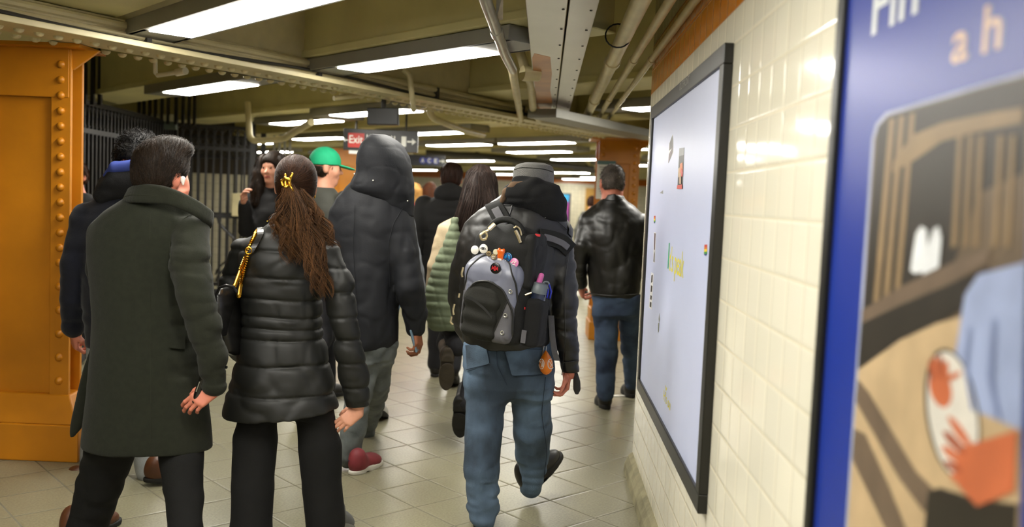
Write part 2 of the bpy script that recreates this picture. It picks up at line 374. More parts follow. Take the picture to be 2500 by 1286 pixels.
# tiled wall on the right
def wallmesh(name, z0, z1, y0, y1, th, m, out=0.):
    mb = MB().box((0, 0, 0), (1, 1, 1)); a = wall_pt(y0, 0, out); L = (y1 - y0) / WD[1]
    me = MB().box((L / 2, th / 2, (z0 + z1) / 2), (L, th, z1 - z0)).build(name, m)
    me.location = tuple(a); me.rotation_euler = (0, 0, math.pi / 2 - WA)   # local X along the wall
    me.scale = (1, -1, 1)
    return me
WY0, WY1 = -3.6, 5.07
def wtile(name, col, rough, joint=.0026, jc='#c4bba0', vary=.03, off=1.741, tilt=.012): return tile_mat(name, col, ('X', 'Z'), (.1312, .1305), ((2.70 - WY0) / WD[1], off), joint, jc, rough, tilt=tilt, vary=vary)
cream_tile = wtile('cream_tile', '#e9e4d0', .09)
struct(wallmesh('wall_right', 0, 2.107, WY0, WY1, .6, cream_tile), 'wall of glossy cream square tiles beside the walkway', 'wall')
struct(wallmesh('trim_1', 2.107, 2.372, WY0, WY1, .6, wtile('orange_tile', '#cc7a12', .12, jc='#8a5a1c', off=2.107)), 'band of glossy orange tiles along the top of the cream wall', 'tile band')
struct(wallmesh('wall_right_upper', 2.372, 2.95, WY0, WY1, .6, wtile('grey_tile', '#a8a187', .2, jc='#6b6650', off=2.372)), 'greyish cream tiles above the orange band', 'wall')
bb = MB(); prof = [(0, 0), (.045, 0), (.040, .045), (.022, .085), (.004, .105), (0, .105)]
a0, a1 = wall_pt(WY0, 0), wall_pt(WY1, 0)
bb.prism([a0 + WN * o_ + V(0, 0, z_) for o_, z_ in prof], a1 - a0)
struct(bb.build('baseboard_right', concm), 'worn cement cove at the foot of the tiled wall', 'baseboard')
# far and side walls that close the mezzanine
def plainwall(name, c, size, m, lab): struct(MB().box(c, size).build(name, m), lab, 'wall')
fart = tile_mat('far_tile', '#ddd6bb', ('X', 'Z'), (.13, .13), (0, 0), .004, '#a79f80', .25)
faro = mat('far_orange', '#c06a12', .35, vary=.1)
plainwall('wall_far', (-2, 32.2, 1.08), (26, .4, 2.16), fart, 'cream tiled wall at the far end of the mezzanine')
struct(MB().box((-2, 32.19, 2.28), (26, .42, .24)).build('trim_2', faro), 'orange tile band along the far wall', 'tile band')
plainwall('wall_far_upper', (-2, 32.2, 2.675), (26, .4, .55), slabm, 'painted wall above the far orange band')
plainwall('wall_side_right', (9.0, 18, 1.475), (.3, 28, 2.95), fart, 'tiled side wall behind the right hand columns')
plainwall('wall_side_left', (-11.2, 14, 1.475), (.3, 37, 2.95), fart, 'tiled wall behind the iron fence')
plainwall('wall_back', (-5.4, -4.6, 1.475), (11.8, .3, 2.95), fart, 'tiled wall behind the camera')
plainwall('wall_stair', (-7.5, 15.2, .86), (6.7, .3, 1.72), fart, 'cream tiled wall behind the iron fence')
darkw = mat('dark_grille', '#3a3227', .6, vary=.2, vscale=3)
plainwall('wall_stair_upper', (-7.6, 15.2, 2.335), (6.5, .26, 1.23), darkw, 'dark panelled wall above the cream tiles behind the fence')

# riveted steel columns
def column(Y, x0, x1, label, riv=True, depth=.15, plinth=(.10, .10)):
    """built-up steel column: riveted plates front and back, open at the sides, on a cast plinth"""
    cx, wd = (x0 + x1) / 2, x1 - x0; c = V(cx, Y + depth / 2, 0); H = 2.215
    col = thing('steel_column', label, 'column', c, kind='structure')
    mb = MB()
    for sd in (-1, 1):
        for yy in (Y + .011, Y + depth - .011): mb.box((cx + sd * (wd / 2 - .0525), yy, H / 2), (.105, .022, H))
    for sd in (-1, 1): mb.box((cx + sd * (wd / 2 - .098), Y + depth / 2, H / 2), (.02, depth - .01, H))
    mb.box((cx, Y + .04, H / 2), (wd - .2, .02, H)); mb.box((cx, Y + .002, 2.07), (wd - .02, .012, .26))
    mb.build('shaft', orangem, col, origin=c, bevel=.003)
    if plinth:
        f_, s_ = plinth
        MB().box((cx, Y + depth / 2 - f_ / 2 + .03, .10), (wd + 2 * s_, depth + f_ + .06, .20)).prism([(cx - wd / 2 - s_ + .01, Y - f_ + .01, .2), (cx + wd / 2 + s_ - .01, Y - f_ + .01, .2), (cx + wd / 2 + .01, Y - .005, .345), (cx - wd / 2 - .01, Y - .005, .345)], (0, depth + f_ * .6, 0)).build('plinth', orangem, col, origin=c, bevel=.008)
    MB().box((cx, Y + depth / 2, 2.205), (wd + .16, depth + .16, .02)).prism([(cx + wd / 2, Y + .02, 2.195), (cx + wd / 2 + .14, Y + .02, 2.195), (cx + wd / 2, Y + .02, 2.09)], (0, .02, 0)).build('capital_plate', orangem, col, origin=c)
    if riv:
        mb = MB(); z = .42
        while z < 2.15:
            for sd in (-1, 1): mb.lathe((cx + sd * (wd / 2 - .052), Y, z), (0, -1, 0), [(0, .022), (.008, .021), (.016, .014), (.02, .004)], 10)
            z += .081 if z > .95 else .128
        mb.build('rivets', orangem, col, origin=c, smooth=True)
    return col
column(4.87, -2.90, -2.375, 'orange riveted steel column beside the man in the olive coat')
column(9.98, .895, 1.345, 'orange steel column with a notice board behind the man in leather jacket and jeans', depth=.36, plinth=(.04, .02))
column(15.0, -3.02, -2.40, 'orange steel column behind the hooded parka and the green cap', riv=False, depth=.36, plinth=(.06, .03))
# notice board on the second column
nb = thing('notice_board', 'pale paper notice in a holder on the orange column', 'notice', S(1480, 480, 9.90))
a, b = S(1459, 396, 9.90), S(1500, 487, 9.90)
whitep = mat('paper_white', '#dcd8cc', .6); greentxt = mat('teal_header', '#4d6a66', .5); inkm = mat('ink', '#4a4a55', .7)
yy = 9.90; x0, x1, z1, z0 = a[0], b[0] - .01, a[2] + .02, b[2]
MB().box(((x0 + x1) / 2, yy + .014, (z0 + z1) / 2), (x1 - x0, .025, z1 - z0)).build('board', whitep, nb, origin=nb.location)
MB().box(((x0 + x1) / 2, yy - .002, z1 - .02), (x1 - x0 + .01, .03, .04)).build('header', greentxt, nb, origin=nb.location)
mb = MB()
for i in range(12): mb.box((x0 + (x1 - x0) * (.42 + .02 * (i % 3)), yy - .001, z1 - .07 - i * .026), ((x1 - x0) * (.6 - .08 * (i % 3)), .004, .006))
mb.build('printed_lines', inkm, nb, origin=nb.location)

# ------------------------------------------------------------------ ceiling lamps
LZ = 2.28
def lamp(n, d, L=1.3, wdt=.22, extra=.35, lab=None):
    c = BN * n + BD * d + V(0, 0, LZ); R = np.stack([BN, BD, V(0, 0, 1)], 1)
    t = thing('ceiling_light', lab or 'small looking far fluorescent ceiling light in the rows beyond the hanging signs', 'ceiling light', c, 'fluorescent ceiling lights')
    mb = MB(); h = .075
    for sd in (-1, 1): mb.box(c + BN * sd * (wdt / 2 + .02) + V(0, 0, h / 2), (.03, L + 2 * extra, h), R)
    for sd in (-1, 1): mb.box(c + BD * sd * (L / 2 + extra / 2) + V(0, 0, h / 2), (wdt + .06, extra, h), R)
    mb.box(c + V(0, 0, h - .005), (wdt + .06, L + 2 * extra, .012), R)
    mb.build('housing', greym, t, origin=c, bevel=.003)
    MB().box(c + V(0, 0, .006), (wdt, L, .026), R).build('diffuser', lampm, t, origin=c)
    return t
lamp(1.84, 3.92, L=1.65, lab='nearest big fluorescent ceiling light, above the man in the olive coat')
lamp(3.12, 4.40, lab='second fluorescent ceiling light, left of the metal cable duct')
lamp(3.06, 7.10, lab='fluorescent ceiling light above the iron fence by the sprinkler pipe')
for n, d, lb in ((5.2, 9.4, 'fluorescent ceiling light right of the iron gate, left of the black monitor'), (4.92, 7.55, 'fluorescent ceiling light partly hidden behind the black monitor'), (6.84, 9.25, 'fluorescent ceiling light just right of the exit sign'), (8.5, 10.75, 'fluorescent ceiling light above the man with the large black collar'),
                 (8.53, 9.1, 'fluorescent ceiling light over the tweed cap, upper of the two'), (10.1, 10.7, 'fluorescent ceiling light over the tweed cap, lower of the two'), (5.75, 4.35, 'fluorescent ceiling light peeking past the tiled wall corner')):
    lamp(n, d, lab=lb)
for n, d in ((12.0, 11.6), (7.2, 14.9), (9.0, 17.6), (9.8, 16.3), (16.4, 22.5), (15.2, 17.4), (18.9, 21.5), (22.2, 21.5), (17.4, 17.2), (9.8, 8.0), (8.5, 6.2), (12.2, 9.2), (13.9, 12.0), (13.9, 14.4), (6.9, 12.0), (20.5, 19.0),
             (12.2, 15.0)):
    lamp(n, d)
for n, d in ((0.1, 2.4), (0.1, -.3), (-1.7, 1.2), (-1.7, -1.6), (.95, 1.95)): lamp(n, d, lab='unseen fluorescent ceiling light added overhead as fill')  # unseen lamps, added to brighten the near wall and the walkers' backs

# ------------------------------------------------------------------ duct, pipes and cables under the ceiling
def duct_pt(y, off, z): return V(-.112 + .0335 * y + off, y, z)
dc = duct_pt(5, .13, 2.3)
du = thing('cable_duct', 'long grey sheet metal cable duct overhead with worn orange patch', 'duct', dc)
for nm, o0, o1 in (('duct_panel', 0, .165), ('duct_panel', .172, .285)):
    mb = MB(); mb.prism([duct_pt(-2, o0, 2.272), duct_pt(-2, o1, 2.272), duct_pt(-2, o1, 2.352), duct_pt(-2, o0, 2.352)], duct_pt(9.35, 0, 0) - duct_pt(-2, 0, 0))
    mb.build(nm, mat('duct_metal', '#b4b2a8', .30, metal=.6, vary=.05, vscale=3), du, origin=dc, bevel=.003)
mb = MB()
for y in np.arange(1.2, 9.3, .42):
    for o_ in (.15, .262): mb.lathe(duct_pt(y, o_, 2.272), (0, 0, -1), [(0, .006), (.004, .005)], 8)
mb.build('screws', dkgreym, du, origin=dc)
mb = MB(); mb.prism([duct_pt(4.85, .02, 2.2712), duct_pt(4.95, .105, 2.2712), duct_pt(5.6, .118, 2.2712), duct_pt(6.4, .112, 2.2712), duct_pt(7.2, .134, 2.2712), duct_pt(8.0, .118, 2.2712), duct_pt(9.32, .115, 2.2712), duct_pt(9.32, .004, 2.2712), duct_pt(5.0, .006, 2.2712)], (0, 0, .001))
mb.build('worn_orange_patch', mat('orange_patch', '#b8793c', .4, vary=.15, vscale=4), du, origin=dc)
def pipe(name, path, r, label, m, cat='pipe', group=None, couplings=()):
    P = [V(p) for p in path]; mb = MB()
    Q = [P[0]]
    for i in range(1, len(P) - 1):       # rounded bends
        a, b = unit(P[i - 1] - P[i]), unit(P[i + 1] - P[i]); q = min(.09, np.linalg.norm(P[i - 1] - P[i]) * .45, np.linalg.norm(P[i + 1] - P[i]) * .45)
        for t in np.linspace(0, 1, 6): Q.append((P[i] + a * q) * (1 - t) ** 2 + 2 * t * (1 - t) * P[i] + (P[i] + b * q) * t * t)
    Q.append(P[-1]); mb.tube(Q, r, 12)
    for i, t in couplings: c = P[i] * (1 - t) + P[i + 1] * t; d = unit(P[i + 1] - P[i]); mb.tube([c - d * .05, c + d * .05], r * 1.22, 12)
    return tag(mb.build(name, m, origin=P[0], smooth=True), label, cat, group)
zb = 2.29
for x_, r, lab, yb in ((.345, .038, 'thickest cream conduit beside the cable duct', 9.2), (.455, .021, 'middle cream conduit between duct and tiled wall', 9.1), (.55, .018, 'thin cream conduit nearest the tiled wall', 9.05)):
    a = V(x_ - .02 + .034 * -1.5, -1.5, zb); b = V(x_ - .112 + .034 * yb + .11, yb, zb)
    pipe('conduit', [a, b, b + GD * 1.2 + V(.1, 0, -.02), b + GD * 4], r, lab, conduitm, 'conduit', couplings=((0, .62), (0, .80)))
tag(MB().tube([duct_pt(4.35, .42 + .06 * math.cos(q), 2.29 + .055 * math.sin(q)) for q in np.linspace(0, 2 * math.pi, 20)], .004, 6, caps=False).build('cable_tie', blackm), 'black cable looped round the thickest conduit', 'cable')
# grey box girder that the conduits follow to the right
a = duct_pt(9.25, .3, 2.225); 
a = SZ(1478, 314, 2.17)
tag(MB().box(a + V(0, 0, .02), (.26, 2.3, .07), np.stack([GN, GD, V(0, 0, 1)], 1)).build('cable_tray', greym, origin=a, bevel=.004), 'grey metal cable tray turning away from the duct to the orange column', 'cable tray')
# silver pipe left of the duct, crossing down to the girder
pipe('silver_pipe', [S(1150, -120, 3.3), S(1185, 0, 3.75), S(1232, 130, 4.7), S(1252, 170, 5.2)], .026, 'silver pipe slanting down left of the duct', steelm, couplings=((1, .55),))
pipe('conduit', [S(1250, 165, 5.2), S(1262, 235, 6.4), S(1272, 292, 8.2)], .026, 'cream conduit continuing below the silver pipe', conduitm, 'conduit')
pipe('conduit', [S(1262, 100, 5.6), S(1285, 178, 5.6), S(1296, 200, 6.2), S(1302, 270, 7.4), S(1318, 296, 8.6)], .03, 'cream conduit hugging the left edge of the duct', conduitm, 'conduit')
jb = thing('junction_box', 'round cream junction box left of the duct', 'junction box', S(1283, 176, 5.55))
MB().lathe(S(1275, 178, 5.5), (0.9, .4, 0), [(0, .045), (.02, .048), (.11, .04)], 20).build('housing', conduitm, jb, origin=jb.location, smooth=True)
tag(MB().prism([S(1212, -20, 3.9), S(1229, -20, 3.9), S(1228, 46, 4.3), S(1211, 52, 4.3)], (0, .012, 0)).build('steel_bracket', steelm), 'perforated steel hanger bracket beside the silver pipe', 'bracket')
# conduits and cables along the near face of the girder
def gpt(t, out, z): return g0 + GD * t + GN * out + V(0, 0, z)
for out, z, r, lab, m in ((.185, 2.325, .020, 'upper cream conduit clipped along the girder', conduitm), (.175, 2.283, .014, 'lower cream conduit clipped along the girder', conduitm), (.20, 2.268, .010, 'dark cable sagging along the girder', dkgreym)):
    P = [gpt(t, out, z + (.018 * math.sin(t * 2.1 + r * 90) if r < .012 else .003 * math.sin(t * 1.1))) for t in np.linspace(0, gl - 4, 40)]
    tag(MB().tube(P, r, 8).build('conduit' if m is conduitm else 'cable', m, smooth=True), lab, 'conduit' if m is conduitm else 'cable')
for t in np.arange(1, 12, 1.3):
    tag(MB().box(gpt(t, .15, 2.30), (.11, .03, .09), np.stack([GN, GD, V(0, 0, 1)], 1)).build('pipe_clamp', dkgreym, origin=gpt(t, .15, 2.30)), 'dark clamp holding the conduits to the girder', 'clamp', 'girder pipe clamps')
# sprinkler pipe on the left
sp = thing('ceiling_sprinkler', 'white L shaped sprinkler pipe hanging below the girder on the left', 'pipe', S(379, 146, 6.0))
wp = mat('white_pipe', '#fbf7e4', .3)
MB().tube([S(379, 118, 6.0), S(379, 178, 6.0), S(384, 184, 6.0), S(436, 176, 5.9)], .014, 10).build('pipe', wp, sp, origin=sp.location, smooth=True)
MB().tube([S(432, 177, 5.9), S(453, 173, 5.85)], .024, 12).build('sprinkler_head', wp, sp, origin=sp.location, smooth=True)
# dark bracket on the girder by the near column
mb = MB(); mb.tube([S(178, 84, 4.75), S(184, 56, 4.75), S(198, 54, 4.75), S(200, 82, 4.75)], .009, 8); tag(mb.build('cable_hook', blackm, smooth=True), 'black hook strapping the cable above the near column', 'hook')
# pipes hanging behind, by the monitor
pipe('conduit', [S(985, 170, 6.6), S(1000, 182, 6.6), S(1006, 235, 6.6), S(1010, 268, 6.9)], .02, 'cream pipe drop above the black monitor', conduitm, 'conduit')
pipe('conduit', [S(815, 240, 6.6), S(900, 229, 6.8), S(935, 222, 7.0), S(1030, 240, 7.4)], .018, 'cream pipe run in front of the lights above the signs', conduitm, 'conduit')
for i in range(3):
    pipe('conduit', [S(1040 + 60 * i, 372 + 2 * i, 17 + i), S(1160 + 60 * i, 380 + 3 * i, 17 + i), S(1300 + 60 * i, 398, 18 + i), S(1450, 412 + i * 4, 18 + i)], .05, 'dark pipe crossing under the far ceiling', dkgreym, 'pipe', 'dark pipes under the far ceiling')
# curved branch pipes seen between the far lamps
pipe('ceiling_pipe', [S(604, 250, 10.1), S(610, 345, 10), S(690, 340, 10), S(740, 310, 9.5), S(760, 298, 9)], .035, 'curving cream pipe among the far lamps on the left', conduitm, 'conduit')
pipe('ceiling_pipe', [S(1044, 220, 7.9), S(1050, 285, 8), S(1085, 300, 8.2), S(1130, 318, 9), S(1180, 330, 10)], .03, 'curving cream pipe among the lamps behind the signs', conduitm, 'conduit')

# ------------------------------------------------------------------ iron fence on the left
ironm = mat('black_iron', '#161412', .4, vary=.2, vscale=4)
def fence(A, B, z1, label, posts=(0, 1), wave=True):
    A, B = V(A), V(B); L = np.linalg.norm(B - A); d = (B - A) / L; f = thing('iron_fence', label, 'fence', A); nn = np.cross(d, V(0, 0, 1)); R = np.stack([d, nn, V(0, 0, 1)], 1)
    for t in posts: MB().box(A + d * L * t + V(0, 0, (z1 + .05) / 2), (.07, .07, z1 + .05), R).build('post', ironm, f, origin=A)
    for z in (.12, 1.12, z1 - .32, z1 - .04): MB().box(A + d * L / 2 + V(0, 0, z), (L, .045, .05), R).build('rail', ironm, f, origin=A)
    mb = MB(); n = int(L / .095)
    for i in range(1, n): mb.box(A + d * L * i / n + V(0, 0, z1 / 2), (.026, .026, z1 - .05), R)
    mb.build('bar_lattice', ironm, f, origin=A)
    mb = MB()
    for i in range(n):
        c = A + d * L * (i + .5) / n + V(0, 0, z1 - .18); mb.tube([c + d * .045 * math.cos(q) + V(0, 0, .1 * math.sin(q)) for q in np.linspace(0, 2 * math.pi, 13)], .008, 5, caps=False)
    for i in range(max(1, int(L / .9))):
        c = A + d * (i + .5) * L / max(1, int(L / .9))
        for sd in (-1, 1): mb.tube([c + d * sd * (.06 + .30 * math.sin(q) ** 2) + V(0, 0, .25 + .85 * q / math.pi) for q in np.linspace(0, math.pi, 14)], .014, 6)
    mb.build('scroll_lattice', ironm, f, origin=A)
    return f
FP0, FP1, FP2 = V(-4.25, 7.6, 0), V(-4.45, 11.9, 0), V(-3.52, 12.2, 0)
fence(FP0, FP1, 2.33, 'long black iron fence running back from the orange column')
fence(FP1, FP2, 2.33, 'short black iron gate section ending in the post behind the curly haired woman')
fence(FP0 + V(-.45, .6, 0), FP1 + V(-.5, .9, 0), 2.25, 'second row of black iron bars standing behind the long fence')
fence(FP1 + V(-.5, .9, 0), FP2 + V(-.12, .95, 0), 2.25, 'second row of black iron bars standing behind the gate section')
mb = MB()
for px in (207, 226, 244, 340, 352, 366, 380, 396, 411, 430, 447, 462, 475):
    Y = 9.0 if px < 300 else 11.4; p = S(px, 250, Y); mb.box((p[0], Y, 2.33 + .2), (.035, .035, .55))
tag(mb.build('iron_bars', ironm), 'black iron bars rising from the fence to the ceiling beams', 'bars', kind='stuff')
sg = thing('fence_sign_box', 'white topped exit sign box fixed above the iron fence', 'sign box', S(400, 292, 11.45))
MB().box(S(399, 287, 11.45), (.33, .10, .09)).build('cover', mat('box_white', '#cfcdb4', .5), sg, origin=sg.location, bevel=.02)
MB().box(S(408, 304, 11.47), (.24, .08, .12)).build('face', mat('box_green', '#59635a', .5), sg, origin=sg.location)
lk = thing('lock_box', 'cream metal lock box on the end of the iron gate', 'box', S(585, 500, 11.9))
MB().box(S(585, 500, 11.95), (.19, .08, .30)).build('case', conduitm, lk, origin=lk.location, bevel=.01)
# white tiled pier right of the fence
tag(MB().box((-3.72, 14.6, .87), (.34, .5, 1.74)).build('tiled_pier', mat('pier_white', '#dedac6', .4)), 'white tiled pier beside the iron gate', 'pier', kind='structure')
mb = MB()
for i in range(4): mb.box((-3.87 + .085 * i, 14.6, 2.05), (.03, .03, .62))
tag(mb.build('pier_railing', greym), 'grey metal bars standing on the white pier', 'railing')

# ================================================================== POSTERS, SIGNS, WRITING
def WP(px, py, out=0.):
    """where the sight line of a pixel meets the tiled wall, out metres in front of it"""
    d = S(px, py, 1.0) - V(0, 0, EYE); q = V(.552, 0, EYE) + WN * out - V(0, 0, EYE)
    k = (q @ WN) / (d @ WN); return V(0, 0, EYE) + d * k
def text(name, s, m, parent, o, xa, za, w=None, h=None, ext=.001, origin=None, bold=0.):
    """lettering as a thin mesh: lower-left corner o, reading along xa, upright along za"""
    cu = bpy.data.curves.new(name, 'FONT'); cu.body = s; cu.size = 1; cu.extrude = 0; cu.resolution_u = 3; cu.offset = bold
    tmp = bpy.data.objects.new(name, cu); COL.objects.link(tmp); dg = bpy.context.evaluated_depsgraph_get(); dg.update()
    me = bpy.data.meshes.new_from_object(tmp.evaluated_get(dg)); bpy.data.objects.remove(tmp); bpy.data.curves.remove(cu)
    c = np.array([v.co[:] for v in me.vertices]); mn, mx = c.min(0), c.max(0); sx = w / (mx[0] - mn[0]) if w else None; sy = h / (mx[1] - mn[1]) if h else None
    sx = sx or sy; sy = sy or sx; xa, za = unit(xa), unit(za); nn = np.cross(xa, za); o3 = V(origin) if origin is not None else np.zeros(3)
    for v, p in zip(me.vertices, c): v.co = tuple(V(o) + xa * (p[0] - mn[0]) * sx + za * (p[1] - mn[1]) * sy + nn * ext - o3)
    return link(name, me, parent, m)
def flat(name, layers, parent, origin, m0, step=.0004, nrm=None):
    """printed shapes on a real flat sheet: layers of (polygon, material), each a hair above the last"""
    mb = MB(); ms = []
    nrm = WN if nrm is None else nrm
    for i, (poly, m) in enumerate(layers):
        if m not in ms: ms.append(m)
        mb.cur = ms.index(m); e = nrm * step * (i + 1); mb.prism([V(p) + e for p in poly], nrm * .0003)
    o = mb.build(name, ms, parent, origin)
    return o
def wallpanel(y0, y1, z0, z1, brd, dep, name, label, cat, sheet_m):
    c = wall_pt((y0 + y1) / 2, (z0 + z1) / 2); t = thing(name, label, cat, c); R = np.stack([WD, WN, V(0, 0, 1)], 1); L = (y1 - y0) / WD[1]
    mb = MB(); mid = wall_pt((y0 + y1) / 2, 0, dep / 2)
    for z in (z0 + brd / 2, z1 - brd / 2): mb.box(mid + V(0, 0, z), (L, dep, brd), R)
    for y in (y0 + brd / 2, y1 - brd / 2): mb.box(wall_pt(y, (z0 + z1) / 2, dep / 2), (brd, dep, z1 - z0 - brd * 2), R)
    mb.build('frame', frame_m, t, origin=c, bevel=.003)
    MB().box(wall_pt((y0 + y1) / 2, (z0 + z1) / 2, dep * .35), (L - brd * 1.6, dep * .6, z1 - z0 - brd * 1.6), R).build('sheet', sheet_m, t, origin=c)
    return t, dep * .65
lav = mat('lavender_sheet', '#c8d0ef', .36, vary=.03, vscale=1.2, emit=0)
P1, so = wallpanel(2.815, 4.755, .535, 2.005, .062, .03, 'advertising_panel', 'black framed blank lavender advertising panel covered in stickers on the tiled wall', 'poster panel', lav)
c1 = V(P1.location)
col = lambda n, h, r=.4: mat(n, h, r)
silver = col('silver_lettering', '#9a978c', .35)
text('lettering', 'OUTFRONT', silver, P1, WP(1659, 222, .031), -WD, V(0, 0, 1), w=.25, h=.03, origin=c1, ext=.0008)
yel, grn = col('yellow_paint', '#e8dc3c', .5), col('green_paint', '#3fae7c', .5)
def wlen(a, b): return abs(a[1] - b[1])
a, b = WP(1634, 652, so), WP(1669, 668, so)
text('lettering', "t's peak", yel, P1, a + V(0, 0, -.045), -WD, V(0, 0, 1), w=wlen(a, b), h=.135, origin=c1, bold=.006)
text('lettering', "l", grn, P1, WP(1630, 655, so), -WD, V(0, 0, 1), w=.03, h=.11, origin=c1, bold=.004)
a, b = WP(1620, 975, so), WP(1637, 990, so)
text('lettering', "H's ou", yel, P1, a, -WD, V(0, 0, 1), w=wlen(a, b), h=.045, origin=c1, bold=.008)
text('lettering', "v", yel, P1, WP(1624, 951, so), -WD, V(0, 0, 1), w=.06, h=.02, origin=c1, bold=.01)
def q(*pp): return [WP(x, y, so) for x, y in pp]
dk, wh, pur, red_, org_, tan_ = col('sticker_black', '#1c1a1c'), col('sticker_white', '#e9e9ea'), col('sticker_purple', '#5b4450'), col('sticker_red', '#c8352c'), col('sticker_orange', '#d9752a'), col('sticker_tan', '#c8a47c')
gry, blu, grn2, yel2 = col('sticker_grey', '#8c8f93'), col('sticker_blue', '#2d3f93'), col('sticker_green', '#3f9a3c'), col('sticker_yellow', '#e9c92e')
def sticker(label, layers):
    o = flat('sticker', layers, None, None, None); pts = np.array([p for l in layers for p in l[0]]); c = pts.mean(0)
    me = o.data
    for v in me.vertices: v.co = tuple(V(v.co) - c)
    o.location = tuple(c); return tag(o, label, 'sticker', 'stickers on the lavender panel')
sticker('grey white lightning bolt sticker high on the lavender panel', [(q((1643, 327), (1634, 352), (1632, 398), (1644, 372), (1644, 342)), wh), (q((1642, 330), (1635, 350), (1634, 368), (1643, 360), (1643, 340)), col('bolt_grey', '#4a474b')), (q((1643, 358), (1634, 376), (1632, 398), (1642, 372)), pur)])
sticker('tall dark picture sticker with orange figures beside the lightning bolt', [(q((1659, 362), (1671, 360), (1667, 461), (1654, 461)), dk), (q((1659, 362), (1671, 360), (1670, 378), (1658, 382)), gry), (q((1661, 400), (1667, 396), (1668, 418), (1660, 424)), org_), (q((1657, 412), (1661, 408), (1660, 430), (1657, 434)), tan_), (q((1664, 410), (1669, 420), (1667, 432), (1663, 428)), red_), (q((1660, 424), (1664, 422), (1664, 450), (1660, 448)), tan_), (q((1655, 452), (1667, 450), (1667, 461), (1654, 461)), red_)])
sticker('tiny grey triangle sticker below the lightning bolt', [(q((1611, 471), (1619, 464), (1619, 473)), gry)])
for lab, (x, y, w_, h_) in (('rainbow striped sticker near the right edge of the lavender panel', (1720, 597, 7, 27)), ('small rainbow sticker by the left edge of the lavender panel', (1597, 527, 3.4, 18))):
    sticker(lab, [(q((x, y + h_ * t0), (x + w_, y + h_ * t0 - .5), (x + w_ * (1 if t1 < .9 else .7), y + h_ * t1 - .5), (x + (0 if t1 < .9 else w_ * .3), y + h_ * t1)), m_) for t0, t1, m_ in ((0, .2, red_), (.2, .4, org_), (.4, .65, yel2), (.65, .85, grn2), (.85, 1, blu))])
sticker('white sticker with purple black print by the left edge of the panel', [(q((1597, 566), (1602, 568), (1599, 641), (1595, 640)), wh), (q((1598, 569), (1601, 570), (1599, 610), (1597, 609)), pur), (q((1597, 620), (1599, 614), (1598, 640), (1596, 638)), dk)])
sticker('long white sticker with black lettering below the purple one', [(q((1590, 664), (1596, 668), (1591, 756), (1585, 750)), wh), (q((1591, 672), (1594, 670), (1593, 688), (1590, 690)), dk), (q((1590, 696), (1593, 698), (1592, 712), (1589, 712)), dk), (q((1589, 720), (1592, 722), (1591, 732), (1588, 730)), dk), (q((1588, 736), (1591, 738), (1590, 750), (1587, 748)), dk)])
sticker('thin torn grey green sticker low on the lavender panel', [(q((1610, 764), (1612, 780), (1609, 788), (1608, 778)), gry), (q((1607, 789), (1610, 788), (1609, 808), (1607, 812)), col('torn_green', '#6d7368'))])

# right-hand poster
blue = mat('poster_blue', '#17318f', .34)
P2, s2 = wallpanel(.25, 1.715, .34, 2.16, .035, .03, 'poster', 'black framed blue poster with a street photograph, nearest the camera', 'poster', blue)
c2 = V(P2.location)
def r2(*pp): return [WP(x, y, s2) for x, y in pp]
pc = lambda n, h: mat('print_' + n, h, .42, vary=.10, vscale=14)
lt, brn, dkb, sand, shirt, wbird, skin_, drum, plank = pc('edge', '#9aa0b8'), pc('wall_brown', '#63533f'), pc('dark', '#2b251c'), pc('sand', '#bba27d'), pc('shirt', '#9aa7c9'), pc('white', '#dde0e2'), pc('skin', '#c46a42'), pc('drum', '#d9d4c9'), pc('plank', '#6b5a48')
tanp = pc('lath', '#87704f')
L = [(r2((2128, 340), (2138, 302), (2164, 274), (2393, 206), (2520, 170), (2490, 1420), (2055, 1420), (2064, 1286)), lt),
     (r2((2136, 340), (2146, 306), (2168, 282), (2393, 214), (2518, 180), (2488, 1420), (2063, 1420), (2072, 1286)), brn),
     (r2((2144, 312), (2168, 286), (2393, 218), (2516, 186), (2505, 420), (2393, 470), (2330, 640), (2180, 720), (2109, 757)), dkb)]
for x in (2172, 2196, 2222): L.append((r2((x, 292 - (x - 2172) * .28), (x + 14, 288 - (x - 2172) * .28), (x - 24, 730), (x - 40, 740)), tanp))
L += [(r2((2230, 330), (2300, 300), (2393, 280), (2500, 262), (2499, 300), (2393, 320), (2300, 345), (2236, 390), (2180, 420), (2184, 392)), tanp)]
for x in (2340, 2366, 2392, 2440, 2470): L.append((r2((x, 330), (x + 12, 328), (x - 2, 600), (x - 16, 606)), tanp))
L += [(r2((2098, 905), (2116, 880), (2250, 800), (2360, 770), (2500, 760), (2490, 1420), (2063, 1420)), sand),
      (r2((2108, 757), (2200, 700), (2330, 640), (2420, 610), (2416, 640), (2330, 690), (2200, 745), (2106, 790)), plank),
      (r2((2106, 790), (2200, 745), (2330, 690), (2420, 650), (2404, 720), (2310, 780), (2200, 830), (2098, 902)), dkb),
      (r2((2236, 668), (2226, 660), (2240, 570), (2252, 552), (2266, 560), (2268, 600), (2256, 664)), wbird), (r2((2256, 672), (2262, 620), (2282, 560), (2296, 552), (2302, 580), (2296, 652)), wbird),
      (r2((2098, 925), (2126, 960), (2240, 1150), (2300, 1210), (2260, 1250), (2200, 1170), (2093, 980)), plank), (r2((2089, 1045), (2116, 1060), (2180, 1200), (2220, 1300), (2170, 1300), (2084, 1120)), plank),
      (r2((2393, 670), (2360, 720), (2345, 820), (2330, 900), (2380, 1000), (2500, 1050), (2510, 640)), shirt),
      (r2((2270, 1200), (2300, 1190), (2393, 1220), (2490, 1230), (2480, 1420), (2250, 1420)), dkb)]
